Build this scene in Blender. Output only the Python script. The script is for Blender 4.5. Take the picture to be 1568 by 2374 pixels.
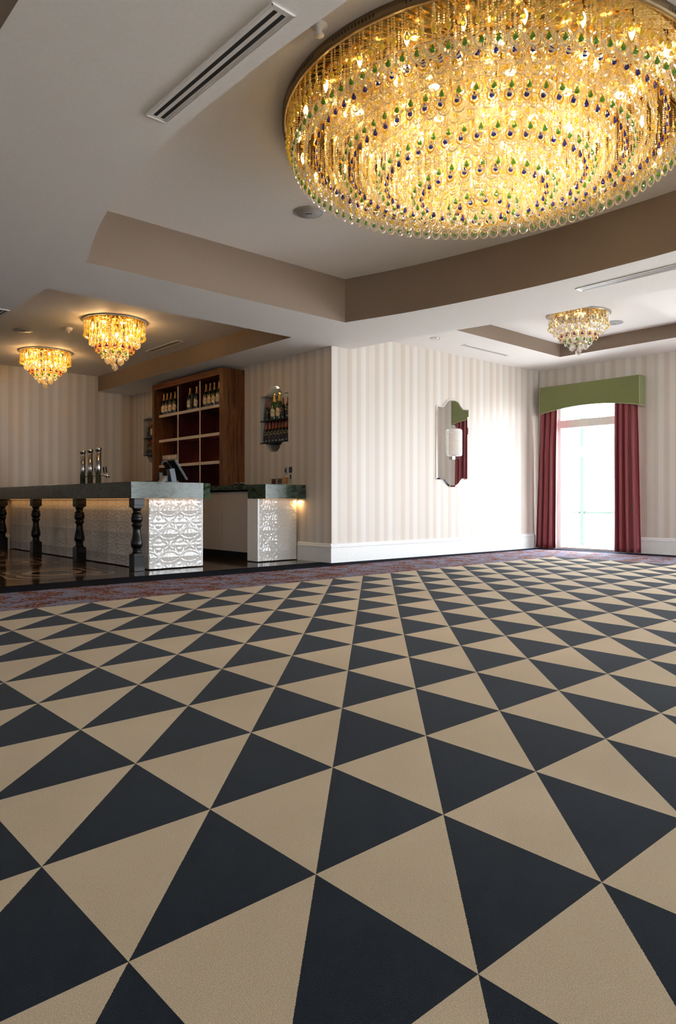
import bpy, bmesh, math, random
from math import pi, sin, cos, sqrt, radians
from mathutils import Vector, Matrix
from mathutils.geometry import tessellate_polygon
random.seed(7)
S = bpy.context.scene
for o in list(bpy.data.objects): bpy.data.objects.remove(o)
COL = S.collection

# ------------------------------------------------------------------ camera
cam_d = bpy.data.cameras.new('camera'); cam = bpy.data.objects.new('camera', cam_d); COL.objects.link(cam)
cam_d.sensor_fit = 'HORIZONTAL'; cam_d.sensor_width = 36.0
cam_d.lens = 1621.0/1568.0*36.0
cam_d.shift_y = -25.0/1568.0
cam_d.clip_start = 0.05; cam_d.clip_end = 200
cam.location = (0, 0, 0.85)
cam.rotation_euler = (radians(90), 0, radians(-42.0))
S.camera = cam

# ------------------------------------------------------------------ world, exposure
WORLD_STRENGTH = 20.0
EXPOSURE = 0.06
w = bpy.data.worlds.new('daylight'); S.world = w; w.use_nodes = True
bg = w.node_tree.nodes['Background']
bg.inputs[0].default_value = (0.86, 0.93, 1.0, 1); bg.inputs[1].default_value = WORLD_STRENGTH
S.view_settings.view_transform = 'Standard'; S.view_settings.look = 'None'
S.view_settings.exposure = EXPOSURE; S.view_settings.gamma = 1.0
S.view_settings.use_curve_mapping = False
try:
    S.cycles.max_bounces = 10; S.cycles.diffuse_bounces = 5; S.cycles.glossy_bounces = 4
    S.cycles.transparent_max_bounces = 24; S.cycles.transmission_bounces = 6
    S.cycles.sample_clamp_indirect = 25.0
    S.cycles.use_light_tree = True
except Exception: pass

def area(name, loc, rot, sx, sy, energy, color=(1,1,1), portal=False, spread=None):
    l = bpy.data.lights.new(name, 'AREA'); l.shape = 'RECTANGLE'; l.size = sx; l.size_y = sy
    l.energy = energy; l.color = color
    if spread: l.spread = spread
    if portal: l.cycles.is_portal = True
    o = bpy.data.objects.new(name, l); COL.objects.link(o); o.location = loc; o.rotation_euler = rot
    return o
def point(name, loc, energy, color, r=0.03, parent=None):
    l = bpy.data.lights.new(name, 'POINT'); l.energy = energy; l.color = color; l.shadow_soft_size = r
    o = bpy.data.objects.new(name, l); COL.objects.link(o); o.location = loc
    if parent: o.parent = parent
    return o
WARM = (1.0, 0.62, 0.28)

# window openings: (y0, y1) in the window wall at X=11.3 ; (x0, x1) in the rear wall at Y=-6
XW = 11.3; YR = -6.0; XL = -4.0; YB = 13.3
WIN = [(5.42, 6.72), (1.3, 3.3), (-2.0, 0.0), (-5.0, -3.0)]
RWIN = [(2.8, 4.4), (7.6, 10.2)]  # the first opening is added to bring light to the left soffit
ADDED_LWIN = [(-2.2, -1.3)]  # unseen window, added to brighten the ceiling on the left
for y0, y1 in WIN:
    area('window_portal', (XW+0.06, (y0+y1)/2, 1.3), (0, radians(90), 0), 2.6, y1-y0, 0, portal=True)
for y0, y1 in ADDED_LWIN:
    area('window_portal', (XL-0.06, (y0+y1)/2, 1.3), (0, radians(-90), 0), 2.6, y1-y0, 0, portal=True)
for x0, x1 in RWIN:
    area('window_portal', ((x0+x1)/2, YR-0.06, 1.3), (radians(90), 0, 0), x1-x0, 2.6, 0, portal=True)

# ------------------------------------------------------------------ helpers
class MB:
    def __init__(s): s.v = []; s.f = []; s.m = []; s.sm = []
    def add(s, vs, fs, mi=0, smooth=False):
        b = len(s.v); s.v += [tuple(v) for v in vs]
        s.f += [tuple(b+i for i in f) for f in fs]; s.m += [mi]*len(fs); s.sm += [smooth]*len(fs)
        return s
    def box(s, x0, y0, z0, x1, y1, z1, mi=0):
        vs = [(x0,y0,z0),(x1,y0,z0),(x1,y1,z0),(x0,y1,z0),(x0,y0,z1),(x1,y0,z1),(x1,y1,z1),(x0,y1,z1)]
        return s.add(vs, [(0,3,2,1),(4,5,6,7),(0,1,5,4),(1,2,6,5),(2,3,7,6),(3,0,4,7)], mi)
    def rbox(s, x0, y0, z0, x1, y1, z1, b=0.004, mi=0):   # box with chamfered vertical and top edges
        pts = [(x0+b,y0),(x1-b,y0),(x1,y0+b),(x1,y1-b),(x1-b,y1),(x0+b,y1),(x0,y1-b),(x0,y0+b)]
        cx, cy = (x0+x1)/2, (y0+y1)/2
        ins = [(cx+(p[0]-cx)*(1-b/max(1e-6,(x1-x0)/2)), cy+(p[1]-cy)*(1-b/max(1e-6,(y1-y0)/2))) for p in pts]
        vs = [(x,y,z0) for x,y in ins]+[(x,y,z0+b) for x,y in pts]+[(x,y,z1-b) for x,y in pts]+[(x,y,z1) for x,y in ins]
        fs = [tuple(reversed(range(8))), tuple(range(24,32))]
        for k in range(3):
            for i in range(8):
                j = (i+1) % 8; fs.append((k*8+i, k*8+j, (k+1)*8+j, (k+1)*8+i))
        return s.add(vs, fs, mi)
    def prism(s, poly, z0, z1, mi=0, smooth=False):
        n = len(poly)
        vs = [(x,y,z0) for x,y in poly]+[(x,y,z1) for x,y in poly]
        s.add(vs, [tuple(reversed(range(n))), tuple(range(n,2*n))], mi)
        return s.add(vs, [(i,(i+1)%n,n+(i+1)%n,n+i) for i in range(n)], mi, smooth)
    def lathe(s, prof, seg=20, c=(0,0,0), mi=0, smooth=True, ax='z', M=None):
        vs = []; n = len(prof)
        for r, z in prof:
            for k in range(seg):
                a = 2*pi*k/seg; p = Vector((r*cos(a), r*sin(a), z))
                if ax == 'x': p = Vector((p.z, p.x, p.y))
                if ax == 'y': p = Vector((p.x, p.z, p.y))
                if M: p = M @ p
                vs.append((p.x+c[0], p.y+c[1], p.z+c[2]))
        fs = []
        for i in range(n-1):
            for k in range(seg):
                fs.append((i*seg+k, i*seg+(k+1)%seg, (i+1)*seg+(k+1)%seg, (i+1)*seg+k))
        if prof[0][0] > 1e-5: fs.append(tuple(reversed(range(seg))))
        if prof[-1][0] > 1e-5: fs.append(tuple(range((n-1)*seg, n*seg)))
        return s.add(vs, fs, mi, smooth)
    def tube(s, pts, r, seg=8, mi=0):
        pts = [Vector(p) for p in pts]; vs = []
        for i, p in enumerate(pts):
            d = (pts[min(i+1,len(pts)-1)]-pts[max(i-1,0)]).normalized()
            u = d.cross(Vector((0,0,1)));  u = u.normalized() if u.length > 1e-3 else Vector((1,0,0))
            v = d.cross(u)
            for k in range(seg):
                a = 2*pi*k/seg; q = p+u*cos(a)*r+v*sin(a)*r; vs.append(tuple(q))
        fs = [(i*seg+k, i*seg+(k+1)%seg, (i+1)*seg+(k+1)%seg, (i+1)*seg+k) for i in range(len(pts)-1) for k in range(seg)]
        fs += [tuple(reversed(range(seg))), tuple(range((len(pts)-1)*seg, len(pts)*seg))]
        return s.add(vs, fs, mi, True)
    def merge(s, other, off=(0,0,0), rz=0.0, mi_off=0):
        c, d = cos(rz), sin(rz); b = len(s.v)
        s.v += [(x*c-y*d+off[0], x*d+y*c+off[1], z+off[2]) for x,y,z in other.v]
        s.f += [tuple(b+i for i in f) for f in other.f]; s.m += [m+mi_off for m in other.m]; s.sm += other.sm
        return s
    def mesh(s, name, mats):
        me = bpy.data.meshes.new(name); me.from_pydata(s.v, [], s.f)
        if not isinstance(mats, (list, tuple)): mats = [mats]
        for m in mats: me.materials.append(m)
        me.polygons.foreach_set('material_index', s.m); me.polygons.foreach_set('use_smooth', s.sm)
        me.update(); return me
    def build(s, name, mats, parent=None, loc=(0,0,0), rz=0.0):
        o = bpy.data.objects.new(name, s.mesh(name, mats)); COL.objects.link(o)
        o.location = loc; o.rotation_euler = (0,0,rz)
        if parent: o.parent = parent
        return o
def tag(o, label, cat, group=None, kind=None):
    if label: o['label'] = label
    if cat: o['category'] = cat
    if group: o['group'] = group
    if kind: o['kind'] = kind
    return o
def empty(name, loc, label, cat, group=None, rz=0.0):
    o = bpy.data.objects.new(name, None); COL.objects.link(o); o.empty_display_size = 0.1
    o.location = loc; o.rotation_euler = (0,0,rz); return tag(o, label, cat, group)
def struct(o, label=None, cat=None):
    o['kind'] = 'structure'
    if label: o['label'] = label
    if cat: o['category'] = cat
    return o
def copy_tree(o, loc=None, rz=None, label=None, group=None, parent=None):
    c = o.copy(); COL.objects.link(c)
    if parent: c.parent = parent
    for ch in list(o.children): copy_tree(ch, parent=c)
    if loc is not None: c.location = loc
    if rz is not None: c.rotation_euler = (0,0,rz)
    if label: c['label'] = label
    if group: c['group'] = group
    return c
def hole_poly(outer, holes, to3, flip=False):
    """planar polygon with holes -> verts, faces; to3 maps (u,v) to a 3D point"""
    loops = [[Vector((p[0],p[1],0)) for p in L] for L in [outer]+holes]
    flat = [p for L in loops for p in L]
    tris = tessellate_polygon(loops)
    vs = [to3(p.x, p.y) for p in flat]; fs = []
    for t in tris:
        a, b, c = [flat[i] for i in t]
        ar = (b.x-a.x)*(c.y-a.y)-(b.y-a.y)*(c.x-a.x)
        if abs(ar) < 1e-10: continue
        t = tuple(t) if ar > 0 else tuple(reversed(t))
        fs.append(tuple(reversed(t)) if flip else t)
    return vs, fs

# ------------------------------------------------------------------ materials
def mat(name):
    m = bpy.data.materials.new(name); m.use_nodes = True
    nt = m.node_tree; b = nt.nodes['Principled BSDF']; return m, nt, b
def N(nt, t, **kw):
    n = nt.nodes.new(t)
    for k, v in kw.items():
        if k.startswith('i_'): n.inputs[int(k[2:])].default_value = v
        else: setattr(n, k, v)
    return n
def simple(name, col, rough=0.5, metal=0.0, coat=0.0, emit=None, es=0.0, spec=None, bump=None, sheen=0.0):
    m, nt, b = mat(name)
    b.inputs['Base Color'].default_value = (*col, 1); b.inputs['Roughness'].default_value = rough
    b.inputs['Metallic'].default_value = metal; b.inputs['Coat Weight'].default_value = coat
    if spec is not None: b.inputs['Specular IOR Level'].default_value = spec
    if sheen: b.inputs['Sheen Weight'].default_value = sheen; b.inputs['Sheen Roughness'].default_value = 0.5
    if emit: b.inputs['Emission Color'].default_value = (*emit, 1); b.inputs['Emission Strength'].default_value = es
    tc = N(nt, 'ShaderNodeTexCoord'); no = N(nt, 'ShaderNodeTexNoise')
    no.inputs['Scale'].default_value = bump[0] if bump else 30
    no.inputs['Detail'].default_value = 3
    nt.links.new(tc.outputs['Object'], no.inputs['Vector'])
    mx = N(nt, 'ShaderNodeMix', data_type='RGBA'); mx.inputs[6].default_value = (*[c*0.94 for c in col], 1); mx.inputs[7].default_value = (*[min(1,c*1.05) for c in col], 1)
    nt.links.new(no.outputs['Fac'], mx.inputs[0]); nt.links.new(mx.outputs[2], b.inputs['Base Color'])
    if bump:
        bp = N(nt, 'ShaderNodeBump'); bp.inputs['Strength'].default_value = bump[1]; bp.inputs['Distance'].default_value = 0.005
        nt.links.new(no.outputs['Fac'], bp.inputs['Height']); nt.links.new(bp.outputs[0], b.inputs['Normal'])
    return m
def math_(nt, op, a, b=None, c=None):
    n = N(nt, 'ShaderNodeMath', operation=op)
    for i, x in enumerate((a, b, c)):
        if x is None: continue
        if isinstance(x, (int, float)): n.inputs[i].default_value = x
        else: nt.links.new(x, n.inputs[i])
    return n.outputs[0]
def ramp(nt, fac, stops, interp='LINEAR'):
    r = N(nt, 'ShaderNodeValToRGB'); cr = r.color_ramp; cr.interpolation = interp
    cr.elements[0].position = stops[0][0]; cr.elements[1].position = stops[-1][0]
    for p, c in stops[1:-1]: cr.elements.new(p)
    for i, (p, c) in enumerate(stops): cr.elements[i].color = (*c, 1)
    nt.links.new(fac, r.inputs[0]); return r.outputs[0]
def xyz(nt):
    tc = N(nt, 'ShaderNodeTexCoord'); sp = N(nt, 'ShaderNodeSeparateXYZ'); nt.links.new(tc.outputs['Object'], sp.inputs[0])
    return tc.outputs['Object'], sp.outputs[0], sp.outputs[1], sp.outputs[2]

def wallpaper(name, axis):
    m, nt, b = mat(name); v, x, y, z = xyz(nt)
    u = x if axis == 'x' else y
    fr = math_(nt, 'FRACT', math_(nt, 'MULTIPLY', u, 1/0.178))
    L = (.665,.615,.56); L2 = (.68,.635,.58); Md = (.61,.548,.485); D = (.44,.365,.295); D2 = (.52,.445,.375); K = (.66,.60,.54)
    c1 = ramp(nt, fr, [(0,L),(.10,L2),(.40,L),(.49,D),(.515,Md),(.575,K),(.60,D2),(.62,Md),(.71,D),(.73,K),(.76,Md),(.85,K),(.885,D2),(.91,L)], 'CONSTANT')
    fr2 = math_(nt, 'FRACT', math_(nt, 'MULTIPLY', u, 1/0.534))
    c2 = ramp(nt, fr2, [(0,(1,1,1)),(.33,(.95,.92,.89)),(.66,(.985,.96,.94))], 'CONSTANT')
    mx = N(nt, 'ShaderNodeMix', data_type='RGBA', blend_type='MULTIPLY'); mx.inputs[0].default_value = 1
    nt.links.new(c1, mx.inputs[6]); nt.links.new(c2, mx.inputs[7]); nt.links.new(mx.outputs[2], b.inputs['Base Color'])
    b.inputs['Roughness'].default_value = 0.42; b.inputs['Specular IOR Level'].default_value = 0.45
    return m
M = {}
M['wp_x'] = wallpaper('striped_wallpaper_x', 'x'); M['wp_y'] = wallpaper('striped_wallpaper_y', 'y')
M['ceil'] = simple('ceiling_paint', (.86,.825,.795), .75, bump=(60,.02))
M['taupe'] = simple('taupe_paint', (.25,.185,.135), .7)
M['white'] = simple('white_gloss_trim', (.80,.80,.79), .3)
M['vent'] = simple('vent_white_metal', (.78,.75,.72), .4)
M['dark'] = simple('vent_dark_slot', (.012,.012,.012), .6)
M['grey_plastic'] = simple('grey_plastic', (.42,.42,.43), .5)
M['black_wood'] = simple('black_lacquered_wood', (.004,.0035,.0035), .25, spec=.3)
M['chrome'] = simple('polished_chrome', (.82,.83,.85), .07, metal=1)
M['brushed'] = simple('brushed_steel', (.62,.62,.64), .16, metal=1)
M['brass'] = simple('polished_brass', (.90,.55,.16), .15, metal=1)
M['gold_plate'] = simple('gold_mirror_plate', (.80,.56,.20), .12, metal=1)
M['bronze'] = simple('bronze_band', (.30,.21,.11), .4, metal=.7)
M['green_velvet'] = simple('green_velvet', (.155,.175,.045), .8, sheen=.5, bump=(9,.15))
M['green_trim'] = simple('pale_green_piping', (.42,.44,.25), .7)
M['red_cloth'] = simple('claret_silk', (.27,.035,.045), .42, sheen=.35)
M['black_plastic'] = simple('black_plastic', (.008,.008,.009), .4, spec=.3)
M['screen'] = simple('dark_screen', (.004,.004,.005), .5, spec=.2)
M['pos_grey'] = simple('bluegrey_plastic', (.11,.125,.15), .4)
M['mirror'] = simple('mirror_silver', (.90,.91,.90), .01, metal=1)
M['door_grey'] = simple('warm_white_laminate', (.47,.41,.36), .35)
M['niche'] = simple('niche_grey_paint', (.42,.40,.36), .5)
M['shelf_white'] = simple('cream_shelf_edge', (.62,.53,.44), .4)
M['maroon'] = simple('maroon_glossy_back', (.11,.030,.030), .14, metal=.55)
M['post_green'] = simple('dark_green_metal', (.035,.065,.05), .5)
M['paving'] = simple('pale_paving', (.80,.78,.74), .8, bump=(4,.1))
M['bottle'] = simple('dark_green_bottle_glass', (.006,.016,.008), .07, coat=.8)
M['bottle_green'] = simple('green_bottle_glass', (.012,.06,.012), .08, coat=.8)
M['gold_foil'] = simple('gold_foil', (.86,.55,.14), .32, metal=.9)
M['copper_foil'] = simple('dull_gold_foil', (.55,.33,.13), .4, metal=.7)
M['red_foil'] = simple('red_foil', (.42,.07,.03), .35, metal=.3)
M['label'] = simple('cream_bottle_label', (.72,.55,.33), .55)
M['label_dark'] = simple('dark_bottle_label', (.03,.025,.03), .5)
M['card'] = simple('beige_card', (.45,.32,.20), .7)
M['black_card'] = simple('black_box_card', (.008,.008,.007), .5)
M['brown_plate'] = simple('brown_switch_plate', (.13,.085,.055), .35)
M['copper_plate'] = simple('copper_sticker', (.50,.26,.09), .3, metal=.4)
M['paper'] = simple('white_paper', (.75,.74,.70), .6)
M['violet'] = simple('dark_violet_sticker', (.04,.035,.09), .5)
M['white_sheer'] = simple('pvc_window_frame', (.78,.77,.74), .4)

def wood(name, c1, c2, axis='z', rough=.3, scale=1.0):
    m, nt, b = mat(name); v, x, y, z = xyz(nt)
    mp = N(nt, 'ShaderNodeMapping'); nt.links.new(v, mp.inputs[0])
    mp.inputs['Scale'].default_value = {'z': (30,30,1.6), 'y': (30,1.6,30), 'x': (1.6,30,30)}[axis]
    no = N(nt, 'ShaderNodeTexNoise'); no.inputs['Scale'].default_value = scale; no.inputs['Detail'].default_value = 5
    no.inputs['Distortion'].default_value = .6
    nt.links.new(mp.outputs[0], no.inputs['Vector'])
    c = ramp(nt, no.outputs['Fac'], [(.25,c1),(.5,c2),(.58,tuple(q*.7 for q in c1)),(.8,c2)])
    nt.links.new(c, b.inputs['Base Color']); b.inputs['Roughness'].default_value = rough
    b.inputs['Specular IOR Level'].default_value = .25
    return m
M['wood_v'] = wood('walnut_vertical', (.085,.026,.008), (.17,.062,.019), 'z')
M['wood_h'] = wood('walnut_horizontal', (.11,.028,.010), (.19,.058,.022), 'y')

def marble():
    m, nt, b = mat('green_marble'); v, x, y, z = xyz(nt)
    n1 = N(nt, 'ShaderNodeTexNoise'); n1.inputs['Scale'].default_value = 6; n1.inputs['Detail'].default_value = 8; n1.inputs['Roughness'].default_value = .65; n1.inputs['Distortion'].default_value = 1.2
    mp = N(nt, 'ShaderNodeMapping'); mp.inputs['Scale'].default_value = (1,1,2.2); nt.links.new(v, mp.inputs[0]); nt.links.new(mp.outputs[0], n1.inputs['Vector'])
    c = ramp(nt, n1.outputs['Fac'], [(.28,(.010,.018,.010)),(.45,(.026,.042,.024)),(.53,(.075,.11,.075)),(.60,(.035,.055,.034)),(.75,(.09,.115,.085))])
    w2 = N(nt, 'ShaderNodeTexNoise'); w2.inputs['Scale'].default_value = 9; w2.inputs['Detail'].default_value = 6; w2.inputs['Distortion'].default_value = 2.5
    nt.links.new(mp.outputs[0], w2.inputs['Vector'])
    vein = math_(nt, 'LESS_THAN', math_(nt, 'ABSOLUTE', math_(nt, 'SUBTRACT', w2.outputs['Fac'], .5)), .008)
    mx = N(nt, 'ShaderNodeMix', data_type='RGBA'); mx.inputs[7].default_value = (.01,.02,.012,1)
    nt.links.new(math_(nt, 'MULTIPLY', vein, .8), mx.inputs[0]); nt.links.new(c, mx.inputs[6]); nt.links.new(mx.outputs[2], b.inputs['Base Color'])
    b.inputs['Roughness'].default_value = .18; b.inputs['Specular IOR Level'].default_value = .4
    return m

M['marble'] = marble()
M['tile'] = simple('pearl_relief_panel', (.62,.60,.565), .13, coat=.6)

TS = 0.45254; TX0 = 1.0284; TY0 = 1.2176
def carpet_mats():
    # geometric carpet
    m, nt, b = mat('triangle_carpet'); v, x, y, z = xyz(nt)
    fu = math_(nt, 'FRACT', math_(nt, 'MULTIPLY', math_(nt, 'SUBTRACT', x, TX0-40*TS), 1/TS))
    fv = math_(nt, 'FRACT', math_(nt, 'MULTIPLY', math_(nt, 'SUBTRACT', y, TY0-40*TS), 1/TS))
    no = N(nt, 'ShaderNodeTexNoise'); no.inputs['Scale'].default_value = 190; no.inputs['Detail'].default_value = 2; nt.links.new(v, no.inputs['Vector'])
    big = N(nt, 'ShaderNodeTexNoise'); big.inputs['Scale'].default_value = 1.3; big.inputs['Detail'].default_value = 4; nt.links.new(v, big.inputs['Vector'])
    jit = math_(nt, 'MULTIPLY', math_(nt, 'SUBTRACT', no.outputs['Fac'], .5), .012)
    dark = math_(nt, 'GREATER_THAN', math_(nt, 'ADD', fu, jit), fv)
    fac = math_(nt, 'ADD', math_(nt, 'MULTIPLY', no.outputs['Fac'], .45), math_(nt, 'MULTIPLY', big.outputs['Fac'], .55))
    be = ramp(nt, fac, [(.25,(.46,.375,.265)),(.75,(.63,.52,.375))])
    da = ramp(nt, fac, [(.25,(.007,.011,.018)),(.75,(.018,.026,.038))])
    mx = N(nt, 'ShaderNodeMix', data_type='RGBA'); nt.links.new(dark, mx.inputs[0]); nt.links.new(be, mx.inputs[6]); nt.links.new(da, mx.inputs[7])
    nt.links.new(mx.outputs[2], b.inputs['Base Color']); b.inputs['Roughness'].default_value = .95
    b.inputs['Sheen Weight'].default_value = .06; b.inputs['Sheen Roughness'].default_value = .4; b.inputs['Specular IOR Level'].default_value = .08
    bp = N(nt, 'ShaderNodeBump'); bp.inputs['Strength'].default_value = .45; bp.inputs['Distance'].default_value = .003
    pile = N(nt, 'ShaderNodeTexNoise'); pile.inputs['Scale'].default_value = 420; pile.inputs['Detail'].default_value = 3; nt.links.new(v, pile.inputs['Vector'])
    nt.links.new(pile.outputs['Fac'], bp.inputs['Height']); nt.links.new(bp.outputs[0], b.inputs['Normal'])
    sp = N(nt, 'ShaderNodeMix', data_type='RGBA', blend_type='MULTIPLY'); sp.inputs[0].default_value = 1
    sc = ramp(nt, pile.outputs['Fac'], [(.35,(.80,.80,.80)),(.65,(1.12,1.12,1.12))])
    nt.links.new(mx.outputs[2], sp.inputs[6]); nt.links.new(sc, sp.inputs[7]); nt.links.new(sp.outputs[2], b.inputs['Base Color'])
    # floral
    f, nt, b = mat('floral_carpet'); v, x, y, z = xyz(nt)
    n1 = N(nt, 'ShaderNodeTexNoise'); n1.inputs['Scale'].default_value = 4.2; n1.inputs['Detail'].default_value = 3; nt.links.new(v, n1.inputs['Vector'])
    n2 = N(nt, 'ShaderNodeTexNoise'); n2.inputs['Scale'].default_value = 17; n2.inputs['Detail'].default_value = 2.5; nt.links.new(v, n2.inputs['Vector'])
    vo = N(nt, 'ShaderNodeTexVoronoi'); vo.inputs['Scale'].default_value = 30; nt.links.new(v, vo.inputs['Vector'])
    cl = ramp(nt, math_(nt, 'FRACT', math_(nt, 'MULTIPLY', n2.outputs['Fac'], 3.2)), [(0,(.24,.012,.035)),(.16,(.018,.016,.016)),(.30,(.30,.25,.10)),(.42,(.22,.02,.045)),(.58,(.03,.035,.018)),(.74,(.34,.10,.14)),(.86,(.38,.34,.24))], 'CONSTANT')
    base = ramp(nt, n2.outputs['Fac'], [(.3,(.15,.145,.21)),(.7,(.30,.29,.38))])
    mask = math_(nt, 'GREATER_THAN', math_(nt, 'ADD', n1.outputs['Fac'], math_(nt, 'MULTIPLY', math_(nt, 'SUBTRACT', vo.outputs['Distance'], .3), .30)), .58)
    mx = N(nt, 'ShaderNodeMix', data_type='RGBA'); nt.links.new(mask, mx.inputs[0]); nt.links.new(base, mx.inputs[6]); nt.links.new(cl, mx.inputs[7])
    nt.links.new(mx.outputs[2], b.inputs['Base Color']); b.inputs['Roughness'].default_value = .95; b.inputs['Specular IOR Level'].default_value = .05
    n = simple('navy_border_carpet', (.007,.009,.018), .95, spec=.05)
    # bar floor
    p, nt, b = mat('polished_pattern_floor'); v, x, y, z = xyz(nt)
    cxs, cys, per = 3.04, 8.46, 1.84
    fy = math_(nt, 'MULTIPLY', math_(nt, 'SUBTRACT', math_(nt, 'FRACT', math_(nt, 'ADD', math_(nt, 'MULTIPLY', math_(nt, 'SUBTRACT', y, cys), 1/per), .5)), .5), per)
    dx = math_(nt, 'SUBTRACT', x, cxs)
    # the motif repeats along the bar; rotate it 42 degrees
    d = math_(nt, 'SQRT', math_(nt, 'ADD', math_(nt, 'MULTIPLY', dx, dx), math_(nt, 'MULTIPLY', fy, fy)))
    an = math_(nt, 'ARCTAN2', fy, dx)
    lob = math_(nt, 'COSINE', math_(nt, 'MULTIPLY', an, 4.0))
    rr = math_(nt, 'ADD', d, math_(nt, 'MULTIPLY', math_(nt, 'MULTIPLY', lob, .09), math_(nt, 'GREATER_THAN', d, .40)))
    pat = ramp(nt, rr, [(0,(0,0,0)),(.235,(1,1,1)),(.335,(0,0,0)),(.425,(1,1,1)),(.505,(0,0,0)),(.62,(1,1,1)),(.66,(0,0,0))], 'CONSTANT')
    g = N(nt, 'ShaderNodeTexNoise'); g.inputs['Scale'].default_value = 3; g.inputs['Detail'].default_value = 6; nt.links.new(v, g.inputs['Vector'])
    dk = ramp(nt, g.outputs['Fac'], [(.3,(.030,.016,.009)),(.7,(.060,.034,.019))])
    mx = N(nt, 'ShaderNodeMix', data_type='RGBA'); nt.links.new(pat, mx.inputs[0]); nt.links.new(dk, mx.inputs[6]); mx.inputs[7].default_value = (.50,.36,.25,1)
    nt.links.new(mx.outputs[2], b.inputs['Base Color']); b.inputs['Roughness'].default_value = .09; b.inputs['Specular IOR Level'].default_value = .18
    return m, f, n, p
M['carpet'], M['floral'], M['navy'], M['barfloor'] = carpet_mats()

def crystal(name, col, tr=.42, trans=.35, rough=.04):
    m = bpy.data.materials.new(name); m.use_nodes = True; nt = m.node_tree; nt.nodes.clear()
    out = N(nt, 'ShaderNodeOutputMaterial')
    t = N(nt, 'ShaderNodeBsdfTransparent'); t.inputs[0].default_value = (*[c**.35 for c in col], 1)
    g = N(nt, 'ShaderNodeBsdfGlossy'); g.inputs[0].default_value = (*[.4+.6*c for c in col], 1); g.inputs['Roughness'].default_value = rough
    l = N(nt, 'ShaderNodeBsdfTranslucent'); l.inputs[0].default_value = (*col, 1)
    d = N(nt, 'ShaderNodeBsdfDiffuse'); d.inputs[0].default_value = (*col, 1)
    a = N(nt, 'ShaderNodeMixShader'); a.inputs[0].default_value = .5; nt.links.new(l.outputs[0], a.inputs[1]); nt.links.new(d.outputs[0], a.inputs[2])
    b = N(nt, 'ShaderNodeMixShader'); b.inputs[0].default_value = trans; nt.links.new(g.outputs[0], b.inputs[1]); nt.links.new(a.outputs[0], b.inputs[2])
    fr = N(nt, 'ShaderNodeFresnel'); fr.inputs[0].default_value = 1.6
    c = N(nt, 'ShaderNodeMixShader'); nt.links.new(b.outputs[0], c.inputs[2]); nt.links.new(t.outputs[0], c.inputs[1])
    f2 = math_(nt, 'ADD', math_(nt, 'MULTIPLY', fr.outputs[0], .6), 1-tr-.1); f2.node.use_clamp = True
    nt.links.new(f2, c.inputs[0]); nt.links.new(c.outputs[0], out.inputs[0]); return m
M['x_clear'] = crystal('clear_crystal', (.96,.88,.70), .45, .5)
M['x_champ'] = crystal('champagne_crystal', (.95,.78,.32), .35, .6)
M['x_amber'] = crystal('amber_crystal', (.95,.62,.10), .30, .6)
M['x_yellow'] = crystal('yellow_crystal', (.95,.78,.12), .25, .6)
M['x_green'] = crystal('green_crystal', (.16,.45,.05), .15, .6)
M['x_blue'] = crystal('blue_crystal', (.015,.03,.50), .08, .6)
M['x_purple'] = crystal('purple_crystal', (.30,.05,.22), .15, .6)
M['x_pale'] = crystal('pale_crystal', (.95,.93,.90), .62, .25)
def emis(name, col, s):
    m = bpy.data.materials.new(name); m.use_nodes = True; nt = m.node_tree; nt.nodes.clear()
    o = N(nt, 'ShaderNodeOutputMaterial'); e = N(nt, 'ShaderNodeEmission'); e.inputs[0].default_value = (*col,1); e.inputs[1].default_value = s
    nt.links.new(e.outputs[0], o.inputs[0]); return m
M['flame'] = emis('warm_lamp_bulb', (1.0,.66,.26), 12.0)
M['halogen'] = emis('white_halogen_lens', (1.0,.90,.72), 25.0)
M['led'] = emis('warm_led_strip', (1.0,.45,.12), .8)
m = bpy.data.materials.new('window_glass'); m.use_nodes = True; nt = m.node_tree; nt.nodes.clear()
o_ = N(nt, 'ShaderNodeOutputMaterial'); t_ = N(nt, 'ShaderNodeBsdfTransparent'); g_ = N(nt, 'ShaderNodeBsdfGlossy'); g_.inputs['Roughness'].default_value = .01
x_ = N(nt, 'ShaderNodeMixShader'); x_.inputs[0].default_value = .06; nt.links.new(t_.outputs[0], x_.inputs[1]); nt.links.new(g_.outputs[0], x_.inputs[2]); nt.links.new(x_.outputs[0], o_.inputs[0])
M['glass'] = m
def frosted():
    m = bpy.data.materials.new('rippled_glass_shade'); m.use_nodes = True; nt = m.node_tree; nt.nodes.clear()
    o = N(nt, 'ShaderNodeOutputMaterial'); t = N(nt, 'ShaderNodeBsdfTranslucent'); t.inputs[0].default_value = (.95,.90,.84,1)
    d = N(nt, 'ShaderNodeBsdfPrincipled'); d.inputs['Base Color'].default_value = (.88,.85,.82,1); d.inputs['Roughness'].default_value = .2
    x = N(nt, 'ShaderNodeMixShader'); x.inputs[0].default_value = .5; nt.links.new(t.outputs[0], x.inputs[1]); nt.links.new(d.outputs[0], x.inputs[2]); nt.links.new(x.outputs[0], o.inputs[0]); return m
M['frost'] = frosted()

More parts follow.
